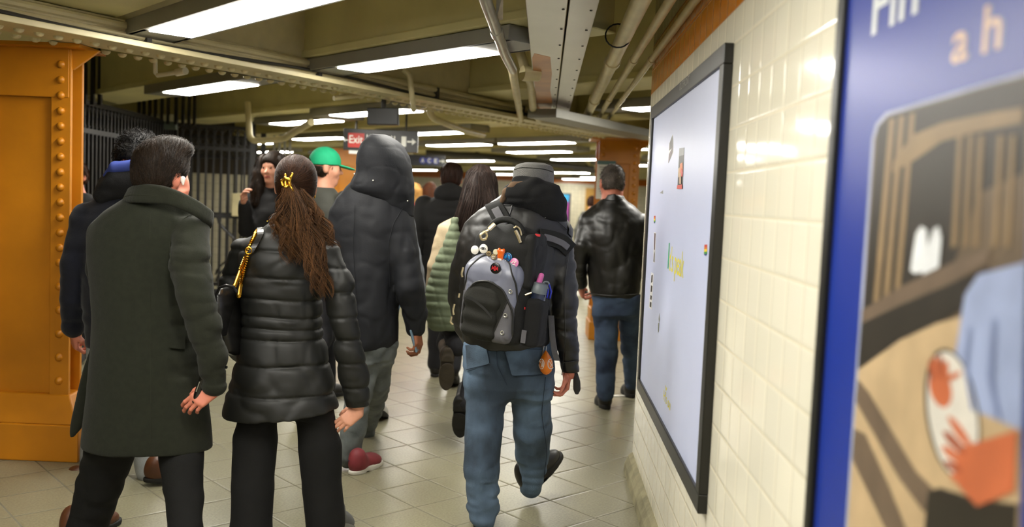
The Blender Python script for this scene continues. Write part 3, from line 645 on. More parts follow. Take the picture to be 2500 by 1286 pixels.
for cx, cy, rx, ry, m_ in ((2330, 1010, 66, 160, dkb), (2332, 1012, 60, 154, drum)):
    L.append((r2(*[(cx + rx * math.cos(t) + (.12 * ry * math.sin(t)), cy + ry * math.sin(t)) for t in np.linspace(0, 2 * math.pi, 26, endpoint=False)]), m_))
def blob(cx, cy, rx, ry, rot=0., n=22):
    return r2(*[(cx + rx * math.cos(t) * math.cos(rot) - ry * math.sin(t) * math.sin(rot), cy + rx * math.cos(t) * math.sin(rot) + ry * math.sin(t) * math.cos(rot)) for t in np.linspace(0, 2 * math.pi, n, endpoint=False)])
def digit(x0, y0, x1, y1, w):
    a_ = math.atan2(y1 - y0, x1 - x0); return blob((x0 + x1) / 2, (y0 + y1) / 2, math.hypot(x1 - x0, y1 - y0) / 2 + w * .5, w, a_)
skd = pc('skin_dark', '#9c4c2c')
L += [(blob(2302, 948, 26, 48, -.25), skin_)] + [(digit(*q_), m_) for q_, m_ in (((2284, 925, 2276, 882, 7), skd), ((2294, 920, 2288, 872, 7), skin_), ((2304, 920, 2302, 870, 7), skd), ((2314, 926, 2316, 884, 7), skin_), ((2312, 930, 2350, 910, 7), skin_))]
L += [(r2((2350, 1092), (2393, 1080), (2490, 1050), (2484, 1200), (2393, 1236), (2350, 1190), (2336, 1150)), skin_)] + [(digit(*q_), m_) for q_, m_ in (((2376, 1090, 2326, 1020, 10), skin_), ((2362, 1106, 2314, 1056, 10), skd), ((2356, 1128, 2312, 1092, 10), skin_), ((2352, 1150, 2318, 1128, 9), skd), ((2360, 1180, 2332, 1160, 9), skin_))]
L += [(r2((2390, 1004), (2380, 1000), (2362, 900), (2372, 800), (2378, 800), (2370, 900)), pc('shirt_fold', '#7d8ab0')), (r2((2440, 1020), (2420, 920), (2432, 780), (2440, 780), (2432, 920), (2450, 1020)), pc('shirt_fold', '#7d8ab0'))]
flat('print', L, P2, c2, None, step=.00012)
ltr, shd = mat('poster_letter', '#d8dcdd', .3), mat('poster_shadow', '#6f7395', .3)
tn = mat('poster_letter_tan', '#c9a58c', .3)
for dx, m_, e in ((.006, shd, .0004), (0, ltr, .0008)):
    a = WP(2128, 88, s2) - WD * dx
    text('lettering', 'Fin', m_, P2, a, -WD, V(0, 0, 1), w=wlen(WP(2128, 88, s2), WP(2236, 80, s2)), h=.088, origin=c2, ext=e, bold=.01)
    a = WP(2322, 160, s2) - WD * dx
    text('lettering', 'a h', m_ if m_ is shd else tn, P2, a, -WD, V(0, 0, 1), w=wlen(WP(2322, 160, s2), WP(2440, 150, s2)), h=.06, origin=c2, ext=e, bold=.01)

# far pink and blue poster
fp = thing('far_poster', 'pink and blue poster in black frame on the far wall', 'poster', S(1372, 512, 31.9))
a, b = S(1336, 470, 31.95), S(1390, 555, 31.95); cx, cz, wx, hz = (a[0] + b[0]) / 2, (a[2] + b[2]) / 2, b[0] - a[0], a[2] - b[2]
MB().box((cx, 31.95, cz), (wx, .06, hz)).build('frame', frame_m, fp, origin=fp.location)
MB().box((cx, 31.92, cz), (wx - .1, .04, hz - .1)).build('sheet', mat('poster_pink', '#b8408f', .5, vary=.5, vscale=3, col2='#7d4fa8'), fp, origin=fp.location)
MB().box((cx, 31.90, cz + hz * .36), (wx - .12, .03, hz * .22)).build('banner', mat('poster_cyan', '#2f9fd0', .5), fp, origin=fp.location)
struct(MB().box(S(1440, 515, 31.9) + V(0, 0, -.35), (.35, .15, 2.3)).build('door_1', mat('far_door', '#b98c3c', .5)), 'yellow door frame at the far wall', 'door')

# hanging signs
blk = mat('sign_black', '#0e0e0c', .4); wht = mat('sign_white', '#e4e4dc', .5); rd = mat('sign_red', '#b8281c', .45)
X3, Z3 = V(1, 0, 0), V(0, 0, 1)
def arrow(mb, c, s, right=True):
    k = 1 if right else -1; mb.prism([c + V(k * x, 0, z) * s for x, z in ((-.5, .09), (.05, .09), (.05, .35), (.5, 0), (.05, -.35), (.05, -.09), (-.5, -.09))], (0, -.003, 0))
YS = 10.0; a, b = S(838, 346, YS), S(1020, 340, YS); hz = 52 * PM(YS)
es = thing('exit_sign', 'black hanging sign with a red Exit box and white arrows', 'sign', (a + b) / 2); zc = (a[2] + b[2]) / 2
MB().box(((a[0] + b[0]) / 2, YS + .03, zc), (b[0] - a[0], .06, hz)).build('board', blk, es, origin=es.location, bevel=.003)
ra = S(850, 350, YS)[0]; rb = S(889, 350, YS)[0]
MB().box(((ra + rb) / 2, YS - .004, zc - .008), (rb - ra, .01, hz * .66)).build('red_box', rd, es, origin=es.location)
text('lettering', 'Exit', wht, es, (ra + .012, YS - .010, zc - .04), X3, Z3, w=rb - ra - .024, h=.085, origin=es.location, bold=.012)
mb = MB(); arrow(mb, V(S(843, 350, YS)[0] + .002, YS - .002, zc - .01), .055, False); arrow(mb, V(S(1005, 345, YS)[0], YS - .002, zc), .10)
for i, px in enumerate((896, 904)): mb.box((S(px, 345, YS)[0], YS - .002, zc + .01), (.012, .004, .10))
for px, w_ in ((956, .012), (963, .012), (986, .05)): mb.box((S(px, 345, YS)[0], YS - .002, zc), (w_, .004, .11))
mb.build('white_symbols', wht, es, origin=es.location)
MB().box(((ra + rb) / 2, YS + .02, zc - hz / 2 - .02), (rb - ra - .02, .03, .035)).build('white_strip', wht, es, origin=es.location)
mb = MB()
for px in (868, 990): x = S(px, 340, YS)[0]; mb.tube([(x, YS + .03, zc + hz / 2), (x, YS + .03, 2.40)], .012, 8)
mb.build('hanger', dkgreym, es, origin=es.location)
YS = 15.0; a, b = S(985, 391, YS), S(1086, 392, YS); zc = (a[2] + b[2]) / 2; hz = 27 * PM(YS)
bs = thing('line_sign', 'dark blue hanging sign with letters A C E and an arrow', 'sign', (a + b) / 2)
MB().box(((a[0] + b[0]) / 2, YS + .03, zc), (b[0] - a[0], .06, hz)).build('board', mat('sign_navy', '#11131c', .4), bs, origin=bs.location)
bl = mat('sign_blue', '#2a3688', .4)
for ch, px in (('A', 1032), ('C', 1048), ('E', 1064)):
    x = S(px, 392, YS)[0]; MB().lathe((x, YS - .001, zc), (0, -1, 0), [(0, .055), (.004, .055)], 20).build('blue_disc', bl, bs, origin=bs.location)
    text('lettering', ch, wht, bs, (x - .024, YS - .008, zc - .035), X3, Z3, w=.048, h=.07, origin=bs.location, bold=.02)
mb = MB(); arrow(mb, V(S(1079, 392, YS)[0], YS - .002, zc), .10); mb.build('white_symbols', wht, bs, origin=bs.location)
mb = MB(); x = S(1003, 375, YS)[0]; mb.box((x, YS + .03, (zc + hz / 2 + 2.45) / 2), (.06, .04, 2.45 - zc - hz / 2)); mb.build('hanger', conduitm, bs, origin=bs.location)
YS = 7.0; a, b = S(896, 285, YS), S(972, 282, YS)
mo = thing('monitor', 'black back of a small monitor hanging above the exit sign', 'monitor', (a + b) / 2); zc = (a[2] + b[2]) / 2
MB().box(((a[0] + b[0]) / 2, YS + .04, zc), (b[0] - a[0], .08, 41 * PM(YS)), roty(RAD(-2))).build('casing', blk, mo, origin=mo.location, bevel=.006)
MB().tube([((a[0] + b[0]) / 2, YS + .04, zc), ((a[0] + b[0]) / 2, YS + .04, 2.38)], .018, 10).build('hanger', dkgreym, mo, origin=mo.location)
p = SZ(1510, 966, .004); tag(MB().prism([p + V(-.05, -.03, 0), p + V(.06, -.01, 0), p + V(.055, .035, 0), p + V(-.045, .02, 0)], (0, 0, .0015)).build('paper_scrap', whitep), 'white scrap of paper on the floor by the black boots', 'paper')

# ================================================================== PEOPLE: shared builders
def sdf_eval(s, P):
    X, Y, Z = P[:, 0], P[:, 1], P[:, 2]; D = np.full(len(P), 1.0)
    for fn, a, b, k, op in s.p:
        d = fn(X, Y, Z)
        if op == 'u': D = np.minimum(D, d) - np.maximum(k - np.abs(D - d), 0) ** 2 / (4 * k)
        elif op == 'cut': D = np.maximum(D, d)
        else: D = np.maximum(D, -d)
    return D
def march(s, P, d, tmax=1.2):
    """slide points P along direction(s) d until they touch the surface"""
    P = np.array(P, float); d = np.array(d, float) if np.ndim(d) == 2 else np.tile(unit(d), (len(P), 1)); t = np.zeros(len(P))
    for _ in range(70): t = np.minimum(t + np.maximum(sdf_eval(s, P + d * t[:, None]), -.01) * .7, tmax)
    return P + d * t[:, None]
def onto(s, pix, Y0, out=.0):
    """points of a garment's surface found along the sight lines of pixels, from distance Y0 on"""
    A = np.array([S(x, y, Y0) for x, y in pix]); d = A - V(0, 0, EYE); d /= np.linalg.norm(d, axis=1, keepdims=True)
    return march(s, A, d) - d * out
def curve_px(pts, n=24):
    P = np.array(pts, float); t = np.concatenate([[0], np.cumsum(np.linalg.norm(np.diff(P, axis=0), axis=1))]); u = np.linspace(0, t[-1], n)
    o = np.stack([np.interp(u, t, P[:, i]) for i in (0, 1)], 1)
    for _ in range(3): o[1:-1] = (o[:-2] + 2 * o[1:-1] + o[2:]) / 4
    return o
def seam(mb, s, pts, Y0, r=.002, n=24, out=0.): mb.tube(onto(s, curve_px(pts, n), Y0, out), r, 6); return mb
def patch(s, quad, Y0, name, m, parent, out=.004, nx=12, ny=10, bulge=0.):
    """a cloth piece lying on a garment between four pixel corners (tl, tr, br, bl)"""
    a, b, c, d = [np.array(p, float) for p in quad]; u, v = np.meshgrid(np.linspace(0, 1, nx), np.linspace(0, 1, ny)); u, v = u[..., None], v[..., None]
    px = ((a * (1 - u) + b * u) * (1 - v) + (d * (1 - u) + c * u) * v).reshape(-1, 2)
    o = out + bulge * (np.sin(math.pi * u[..., 0]) * np.sin(math.pi * v[..., 0])).reshape(-1); A = np.array([S(x, y, Y0) for x, y in px]); dr = A - V(0, 0, EYE); dr /= np.linalg.norm(dr, axis=1, keepdims=True)
    H = march(s, A, dr); top = H - dr * o[:, None]; bot = H + dr * .004; n = nx * ny
    f = []
    for j in range(ny - 1):
        for i in range(nx - 1): q = j * nx + i; f.append((q, q + 1, q + nx + 1, q + nx)); f.append((n + q, n + q + nx, n + q + nx + 1, n + q + 1))
    rim = [i for i in range(nx)] + [j * nx + nx - 1 for j in range(1, ny)] + [(ny - 1) * nx + i for i in range(nx - 2, -1, -1)] + [j * nx for j in range(ny - 2, 0, -1)]
    for i in range(len(rim)): a_, b_ = rim[i], rim[(i + 1) % len(rim)]; f.append((a_, a_ + n, b_ + n, b_))
    mb = MB().add(list(top) + list(bot), f); return mb.build(name, m, parent, origin=par_loc(parent), smooth=True)
def par_loc(o):
    r = np.zeros(3)
    while o is not None: r += V(o.location); o = o.parent
    return r
def rows(L):
    """silhouette rows (py, left px, right px, Y, thickness) -> loft rows in the place"""
    out = []
    for py, l, r, Y, ry in L: c = S((l + r) / 2, py, Y); out.append((c[2], c[0], c[1], (r - l) / 2 * PM(Y), ry))
    return out
def limb(L): return [S(x, y, Y) for x, y, Y, h in L], [h * PM(Y) for x, y, Y, h in L]

skinm = mat('skin_light', '#c98f74', .5, vary=.06, vscale=25, bump=.08, bscale=120)
skinr = mat('skin_ruddy', '#c0755e', .5, vary=.08, vscale=25)
skinb = mat('skin_brown', '#8d5638', .5, vary=.06, vscale=25)
eyem, lipm = mat('eye', '#20160f', .2), mat('lips', '#a4564a', .5)
class Head:
    def __init__(s, C, yaw=0., pitch=0., k=1.): s.C = V(C); s.R = rotz(yaw) @ rotx(-pitch); s.k = k
    def w(s, *p): return s.C + s.R @ (V(*p) * s.k)
    def add(s, b):
        k, w = s.k, s.w; e = lambda c, r, kk=.02, op='u': b.ell(w(*c), V(r) * k, s.R, kk, op)
        e((0, -.01, .02), (.076, .096, .092)); e((0, .028, -.05), (.058, .060, .075), .03); b.cone(w(-.012, .066, -.104), w(.012, .066, -.104), .018 * k, .018 * k, .03)
        b.cone(w(0, .090, .004), w(0, .110, -.034), .007 * k, .012 * k, .012); b.cone(w(-.016, .092, -.036), w(.016, .092, -.036), .007 * k, .007 * k, .008)
        b.cone(w(-.036, .080, .020), w(.036, .080, .020), .011 * k, .011 * k, .02)
        for sd in (-1, 1):
            e((sd * .031, .098, 0), (.017, .014, .011), .01, 's'); e((sd * .031, .079, 0), (.013, .012, .011), .004)
            e((sd * .081, -.010, -.012), (.012, .024, .035), .006); e((sd * .092, -.002, -.010), (.007, .011, .018), .005, 's'); e((sd * .045, .06, -.03), (.022, .024, .026), .03)
        b.cone(w(-.017, .088, -.068), w(.017, .088, -.068), .0085 * k, .0085 * k, .01)
        b.cone(w(0, -.012, -.05), w(0, -.014, -.14), .052 * k, .053 * k, .03)
    def paint(s, v, f):
        c = (v[f].mean(1) - s.C) @ s.R / s.k; m = np.zeros(len(f), int)
        for sd in (-1, 1): m[(np.hypot(c[:, 0] - sd * .031, c[:, 2]) < .009) & (c[:, 1] > .07)] = 1
        m[(np.abs(c[:, 0]) < .022) & (np.abs(c[:, 2] + .068) < .009) & (c[:, 1] > .08)] = 2
        return m
def hand(Wp, fd, pn, thumb, curl=(.5, .6, .4), k=1., spread=0., thumb_curl=.3, arm=None):
    """a hand in its own fine surface: wrist Wp, fingers along fd, palm facing pn, thumb on the side of vector thumb"""
    s = SDF(); fd = unit(fd); pn = unit(V(pn) - fd * np.dot(pn, fd)); t = np.cross(fd, pn); t = t * (1 if np.dot(t, thumb) > 0 else -1)
    Wp = V(Wp); ar = unit(fd if arm is None else arm); s.chain([Wp - ar * .06 * k, Wp - ar * .01 * k, Wp + fd * .015 * k], [.024 * k, .023 * k, .022 * k], k0=.001); ln = [(.044, .026, .020), (.049, .030, .021), (.045, .027, .020), (.034, .020, .017)]
    for i in range(4):
        off = (.029 - .0195 * i) * k; kn = Wp + fd * (.088 - .004 * abs(i - 1) - (.006 if i == 3 else 0)) * k + t * off - pn * .004 * k
        s.cone(Wp + t * off * .72 + fd * .008 * k, kn, .0155 * k, .0112 * k, .016)
        ang = 0; p = kn; r = [.0098, .0088, .0080, .0068]; sp = spread * (1.5 - i) * .1; f0 = unit(fd + t * sp)
        for j in range(3):
            ang += (curl[j] if not isinstance(curl[j], (list, tuple)) else curl[j][i]); d = f0 * math.cos(ang) + pn * math.sin(ang); e = p + d * ln[i][j] * k * 1.05
            s.cone(p, e, r[j] * k * (.9 if i == 3 else 1), r[j + 1] * k * (.9 if i == 3 else 1), .003); p = e
    a = Wp + fd * .018 * k + t * .018 * k + pn * .006 * k; b = a + (t * .030 + fd * .026 + pn * .016) * k; s.cone(a, b, .0165 * k, .0125 * k, .016)
    d = unit(fd * 1.0 + t * (.35 - thumb_curl) + pn * (.2 + thumb_curl)); c = b + d * .033 * k; s.cone(b, c, .0115 * k, .0098 * k, .006); d2 = unit(d + (pn * .5 - t * .6) * thumb_curl * 1.3); s.cone(c, c + d2 * .027 * k, .0096 * k, .0075 * k, .004)
    return s.arrays(.0026, it=2)
def person(label, head, torso=None, arms=(), legs=(), hands=(), skin=skinm, loc=None, neck_base=None, h=.0065, extra=None):
    """the body: one continuous skin surface from crown to feet, with eyes and lips; returns the top-level person"""
    b = SDF(); head.add(b)
    if torso: b.loft([(z, x, y + .01, rx * .74, ry * .70) for z, x, y, rx, ry in torso if z > .84], k=.06)
    if neck_base is not None: b.cone(head.w(0, -.014, -.13), V(neck_base) + V(0, .06, -.08), .053, .058, .04)
    for P, r in arms: b.chain(P, [q * .55 for q in r], k0=.05)
    for P, r in legs: b.chain(P, [q * .62 for q in r], k0=.05)
    if extra: extra(b)
    v, f = b.arrays(h, it=2); parts = [(v, f)] + list(hands); mi = np.concatenate([head.paint(v, f)] + [np.zeros(len(q[1]), int) for q in hands])
    o3 = V(loc); parts = [(p[0] - o3, p[1]) for p in parts]
    o = from_arrays('person', parts, [skin, eyem, lipm], None, mi); o.location = tuple(o3)
    return tag(o, label, 'person')
def wear(s, name, m, parent, h=.008, disp=None, it=2): return s.build(name, m, parent, h, disp, it)
# cloth reliefs
def d_wool(a=.004): return lambda P: a * noise3(P * V(6, 6, 4) + 3.1) + a * .4 * noise3(P * 17)
def d_fold(a=.008, f=(7, 7, 16), seed=0.): 
    def fn(P): n = noise3(P * V(f) + seed); return a * (1 - 2 * np.abs(n)) * .8 + a * .35 * noise3(P * V(f) * 2.3 + 9 + seed)
    return fn
def d_crease(a=.006, f=(9, 9, 20), seed=0., w=4.):
    return lambda P: a * np.maximum(0, 1 - np.abs(noise3(P * V(f) + seed)) * w) + a * .5 * np.maximum(0, 1 - np.abs(noise3(P * V(f) * 1.9 + seed + 13)) * w)
def d_seams(zs, a=.012, wdt=.008, bul=.007, extra=None):
    zs = np.array(sorted(zs))
    def fn(P):
        z = P[:, 2] + .006 * noise3(P * 5) ; i = np.clip(np.searchsorted(zs, z), 1, len(zs) - 1); lo, hi = zs[i - 1], zs[i]; d = np.minimum(np.abs(z - lo), np.abs(z - hi)); t = np.clip((z - lo) / (hi - lo), 0, 1)
        inside = (z > zs[0] - .05) & (z < zs[-1] + .05)
        return np.where(inside, a * np.exp(-(d / wdt) ** 2) - bul * np.sin(math.pi * t), 0) + .004 * (1 - 2 * np.abs(noise3(P * V(9, 9, 14) + 5))) + (extra(P) if extra else 0)
    return fn
# shoes
def _shoe(boot):
    u = SDF(); u.ell((0, .055, .055), (.037, .058, .055)); u.ell((0, .13, .045), (.040, .09, .046), k=.04); u.ell((0, .20, .032), (.046, .072, .036), k=.04); u.cone((0, .06, .06), (0, .055, .24 if boot else .095), .043, .05 if boot else .044, .03)
    u.plane((0, 0, .014), (0, 0, -1)); s = SDF(); T = .032 if boot else .024
    for cy, rx, ry in ((.058, .040, .064), (.13, .038, .08), (.195, .050, .090)): s.loft([(0, 0, cy, rx, ry), (T, 0, cy, rx, ry)], k=.03)
    s.rbox((0, .105, 0), (.08, .018, .006 if boot else .003), .002, k=.004, op='s')
    return u.arrays(.005, it=2), s.arrays(.005, it=1)
SHOE, BOOT = _shoe(False), _shoe(True)
def shoe(parent, heel, yaw, pitch, m, sole_m, k=1., boot=False, roll=0.):
    (uv, uf), (sv, sf) = BOOT if boot else SHOE; R = rotz(yaw) @ rotx(-pitch) @ roty(roll)
    o = from_arrays('boot' if boot else 'shoe', [((uv * k) @ R.T + V(heel), uf)], m, parent)
    from_arrays('sole', [((sv * k) @ R.T + V(heel), sf)], sole_m, o); return o
black_sole, grey_sole, white_sole = mat('sole_black', '#15130f', .7), mat('sole_grey', '#77766f', .7), mat('sole_white', '#d6d2c6', .6)
# hair
def hair_sdf(H, vol=1., nape=-.075, back=.0, face=.055):
    s = SDF(); k = H.k; s.ell(H.w(0, -.014, .032), V(.086, .104, .098) * k * vol, H.R); s.ell(H.w(0, -.045 - back, -.02), V(.074, .066, .075) * k * vol, H.R, .03)
    s.ell(H.w(0, .115, -.035), V(.085, .075, .088) * k, H.R, .02, 's')
    for sd in (-1, 1): s.ell(H.w(sd * .095, .025, -.055), V(.036, .052, .062) * k, H.R, .012, 's')
    s.plane(H.w(0, 0, nape), H.R @ V(0, -.25, -1)); return s
def hair_strands(s, H, n, ln, flow, r=.0011, lift=.008, seed=1, h=.006, mess=.15):
    v, f = s.arrays(h, it=2); g = np.random.default_rng(seed); i = g.choice(len(v), n); e = .004; P = v[i]
    def grad(Q): N = np.stack([sdf_eval(s, Q + e * np.eye(3)[a]) - sdf_eval(s, Q - e * np.eye(3)[a]) for a in range(3)], 1); return N / (np.linalg.norm(N, axis=1, keepdims=True) + 1e-9)
    M_ = 6; L = ln * g.uniform(.6, 1.3, (n, 1)); jit = g.normal(0, mess, (n, 3)); Q = np.zeros((n, M_, 3)); NN = np.zeros((n, M_, 3)); p = P.copy()
    for j in range(M_):
        N = grad(p); p = p - N * sdf_eval(s, p)[:, None]; Q[:, j] = p; NN[:, j] = N
        d = flow((p - H.C) @ H.R); d = d / (np.linalg.norm(d, axis=1, keepdims=True) + 1e-9) @ H.R.T + jit; d -= N * (d * N).sum(1, keepdims=True); d /= np.linalg.norm(d, axis=1, keepdims=True) + 1e-9; p = p + d * L / (M_ - 1)
    t = np.linspace(0, 1, M_)[None, :, None]; lf = lift * g.uniform(.1, 1.6, (n, 1, 1)); Q = Q + NN * (lf * np.sin(t * 2.4) - .0015 * (1 - t))
    return (v, f), strands(Q, np.array([1, 1, .95, .8, .55, .2]) * r)
def hairm(n, c, c2): return hair_mat(n, c, c2)
def hair_obj(parts, m, parent, seed=0, name='hair', n=3, core=.25):
    """first part is the scalp shape, the rest are (arrays, points per strand) bundles; tints vary strand by strand"""
    g = np.random.default_rng(seed); T = []
    for i, (v, q) in enumerate([p[0] if isinstance(p[0], tuple) else p for p in parts]):
        pp = parts[i][1] if isinstance(parts[i][0], tuple) else None
        if pp is None: T.append(np.clip(core + .25 * noise3(v * 30), 0, 1))
        else: k = len(v) // (pp * n); T.append(np.clip(np.repeat(g.beta(1.6, 2.6, k), pp * n) + .12 * noise3(v * 14), 0, 1))
    return from_arrays(name, [p[0] if isinstance(p[0], tuple) else p for p in parts], m, parent, tint=np.concatenate(T))

# a complete walker in metres: used for the people further away
def figure(label, X, Y, Ht, yaw=0., coat=None, hem=.80, leg_m=None, shoe_m=None, sole_m=black_sole, hair=None, stride=.24, skin=skinm, head_yaw=0., hood=None, bulk=1., swing=.16, hair_kind='short', arm_up=None, h=.010, head_fwd=0.02, hair_cut=None):
    k = Ht / 1.75; R = rotz(yaw); O = V(X, Y, 0); w = lambda x, y, z: O + R @ V(x * k, y * k, z * k)
    hd = Head(w(0, .03 + head_fwd, 1.625), yaw + head_yaw, .05, k * .98)
    def rr(L): return [(z * k, *(w(x, y, z)[:2]), rx * k, ry * k) for z, x, y, rx, ry in L]
    torso = rr([(.84, 0, 0, .165, .115), (.98, 0, 0, .165, .12), (1.10, 0, .01, .15, .105), (1.28, 0, 0, .175, .12), (1.40, 0, -.005, .185, .10), (1.46, 0, 0, .10, .08)])
    legs = []
    for sd, st in ((-1, stride), (1, -stride)):
        kn = (sd * .095, st * .55 + .06, .50); an = (sd * .10, st + (.0 if st > 0 else -.02), .10 if st > 0 else .17)
        legs.append(([w(sd * .09, 0, .90), w(*kn), w(*an)], [.090 * k, .072 * k, .060 * k]))
    arms = []; hands = []
    for sd, st in ((-1, -swing), (1, swing)):
        if arm_up and sd == arm_up[0]: P = [w(sd * .20, 0, 1.40), w(*arm_up[1]), w(*arm_up[2])]
        else: P = [w(sd * .20, 0, 1.40), w(sd * .25, st * .5 - .02, 1.13), w(sd * .25, st + .05, .90)]
        arms.append((P, [.066 * k, .056 * k, .044 * k])); d = unit(P[2] - P[1]); hands.append(hand(P[2] + d * .015, d, R @ V(-sd, 0, 0), R @ V(0, 1, 0), k=.95 * k))
    p = person(label, hd, torso, arms, legs, hands, skin, O, w(0, 0, 1.42), h=.009)
    if coat is not None:
        b = SDF(); bu = bulk
        b.loft(rr([(hem, 0, 0, .215 * bu, .155 * bu), (hem + .12, 0, 0, .21 * bu, .15 * bu), (1.12, 0, 0, .19 * bu, .14 * bu), (1.30, 0, 0, .205 * bu, .145 * bu), (1.40, 0, -.01, .20 * bu, .125 * bu), (1.455, 0, -.01, .13 * bu, .105 * bu), (1.49, 0, 0, .09, .085)]), yaw, .03)
        for P, r in arms: b.chain([P[0], P[1], P[2]], [r[0] * 1.1 * bu, r[1] * 1.12 * bu, r[2] * 1.15 * bu])
        wear(b, 'coat', coat, p, h, d_fold(.008))
    b = SDF(); b.loft(rr([(.80, 0, 0, .17, .125), (.97, 0, 0, .165, .12)]), yaw)
    for P, r in legs: b.chain(P, [r[0] * 1.08, r[1] * 1.12, r[2] * 1.12], k0=.03)
    wear(b, 'trousers', leg_m, p, h, d_fold(.006, (9, 9, 11), 4.))
    for sd, st in ((-1, stride), (1, -stride)): shoe(p, w(sd * .10, st - .06, .0 if st > 0 else .10), yaw, 0. if st > 0 else .42, shoe_m, sole_m, k * .98)
    if hood is not None:
        b = SDF(); b.ell(w(0, -.06, 1.50), V(.125, .085, .085) * k, R); b.ell(w(0, .01, 1.46), V(.115, .11, .055) * k, R, .03); b.cone(hd.w(0, .02, -.02), hd.w(0, .09, -.05), .085 * k, .08 * k, .01, 's'); b.ell(hd.w(0, 0, 0), V(.078, .098, .11) * k, R, .01, 's')
        wear(b, 'hood', hood, p, .008, d_fold(.007, (12, 12, 14)))
    if hair is not None:
        s = hair_sdf(hd, 1.02)
        if hair_cut is not None: s.plane(hd.w(0, 0, hair_cut), hd.R @ V(0, 0, 1))
        if hair_kind == 'long':
            s = hair_sdf(hd, 1.08, nape=-.30, back=.01)
            s.p.insert(2, SDF().loft([(hd.C[2] - .30 * k, *(hd.w(0, -.09, 0)[:2]), .11 * k, .05 * k), (hd.C[2] - .12 * k, *(hd.w(0, -.07, 0)[:2]), .115 * k, .065 * k), (hd.C[2] + .04 * k, *(hd.w(0, -.04, 0)[:2]), .09 * k, .08 * k)], yaw + head_yaw, k=.04).p[0])
        a, st = hair_strands(s, hd, 500, .05 if hair_kind != 'long' else .12, lambda q: np.stack([q[:, 0] * 2, -np.ones(len(q)) * .2, -np.ones(len(q))], 1), r=.0016, lift=.006, h=.008)
        hair_obj([a, (st, 6)], hair, p)
    return p, hd, w

# ================================================================== MAN IN THE OLIVE COAT
wool = mat('olive_wool', '#1f2118', .95, vary=.10, vscale=40, bump=.35, bscale=260, sheen=.06, spec=.2)
wool_in = mat('olive_wool_dark', '#26281f', .95, bump=.3, bscale=260, spec=.2)
blk_cloth = mat('black_cloth', '#121211', .9, vary=.1, vscale=20, bump=.25, bscale=200, spec=.25)
brown_leather = mat('brown_leather', '#4f2c16', .45, vary=.2, vscale=18, bump=.15, bscale=60)
Y = 3.6
H1 = Head(S(398, 424, Y), RAD(-26), .06, 1.0)
tor = rows([(1090, 200, 520, Y, .165), (1060, 203, 519, Y, .165), (1000, 210, 512, Y, .16), (920, 217, 500, Y, .155), (850, 224, 490, Y, .15), (780, 230, 483, Y, .145), (700, 224, 480, Y, .15), (620, 214, 486, Y, .155), (570, 217, 492, Y, .15), (535, 238, 492, Y, .135), (508, 270, 486, Y, .115), (486, 308, 474, Y, .09), (472, 330, 462, Y, .075)])
rarm = limb([(468, 566, 3.54, 44), (464, 640, 3.46, 50), (474, 715, 3.42, 46), (499, 800, 3.41, 43), (519, 870, 3.42, 38), (523, 937, 3.44, 33)])
larm = limb([(252, 570, 3.62, 36), (247, 660, 3.72, 36), (262, 740, 3.82, 32), (330, 800, 3.92, 28)])
legL = limb([(282, 1060, Y, 66), (245, 1180, 3.68, 55), (212, 1290, 3.74, 50), (206, 1330, 3.78, 44)])
legR = limb([(440, 1060, Y, 60), (447, 1180, 3.52, 49), (452, 1290, 3.42, 44), (455, 1400, 3.36, 40)])
wr = S(522, 948, 3.44); fd = unit(V(-.74, -.20, -.60))
hR = hand(wr, fd, V(.05, .95, -.25), V(-.4, .4, .8), curl=((.30, .35, .40, .45), (.5, .5, .55, .6), .35), k=.90, thumb_curl=.2, spread=.3, arm=S(523, 937, 3.44) - S(512, 850, 3.415))
man = person('short haired man in long olive wool coat, walking away beside the puffer coat', H1, tor, [rarm, larm], [legL, legR], [hR], skinr, S(360, 1280, Y) * V(1, 1, 0), S(395, 480, Y), h=.005)
c = SDF(); c.loft(tor, k=.03); c.chain(*rarm, k0=.018); c.chain(*larm, k0=.03)
def coat1(P):
    d = d_wool(.004)(P); arm = (P[:, 0] > S(420, 600, 3.5)[0]) & (P[:, 2] > .75)
    d = d + np.where(arm, d_fold(.006, (6, 6, 12), 2.)(P) + d_crease(.007, (5, 5, 15), 4.)(P), d_crease(.002, (4, 4, 5), 7.)(P))
    xs = S(365, 800, Y)[0]; return d + .004 * np.exp(-((P[:, 0] - xs) / .004) ** 2) * (P[:, 1] < Y)
coat = wear(c, 'coat', wool, man, .007, coat1)
mb = MB()   # sleeve seam round the armhole, hem stitching
seam(mb, c, [(418, 640), (414, 600), (420, 570), (440, 540), (470, 520)], 3.2, .0022); seam(mb, c, [(366, 520), (366, 760), (368, 1080)], 3.2, .0015, 40)
mb.build('seams', wool_in, coat, origin=par_loc(coat))
patch(c, [(414, 813), (452, 814), (452, 852), (414, 849)], 3.2, 'pocket_flap', wool, coat, .010)
fl_ = rows([(846, 222, 262, 3.66, .02), (900, 203, 252, 3.68, .02), (960, 188, 236, 3.70, .02), (1020, 174, 214, 3.72, .018), (1050, 170, 196, 3.72, .014), (1066, 171, 180, 3.72, .01)])
s = SDF(); s.loft(fl_, k=.02); wear(s, 'coat_flap', wool, coat, .006, d_wool(.002))
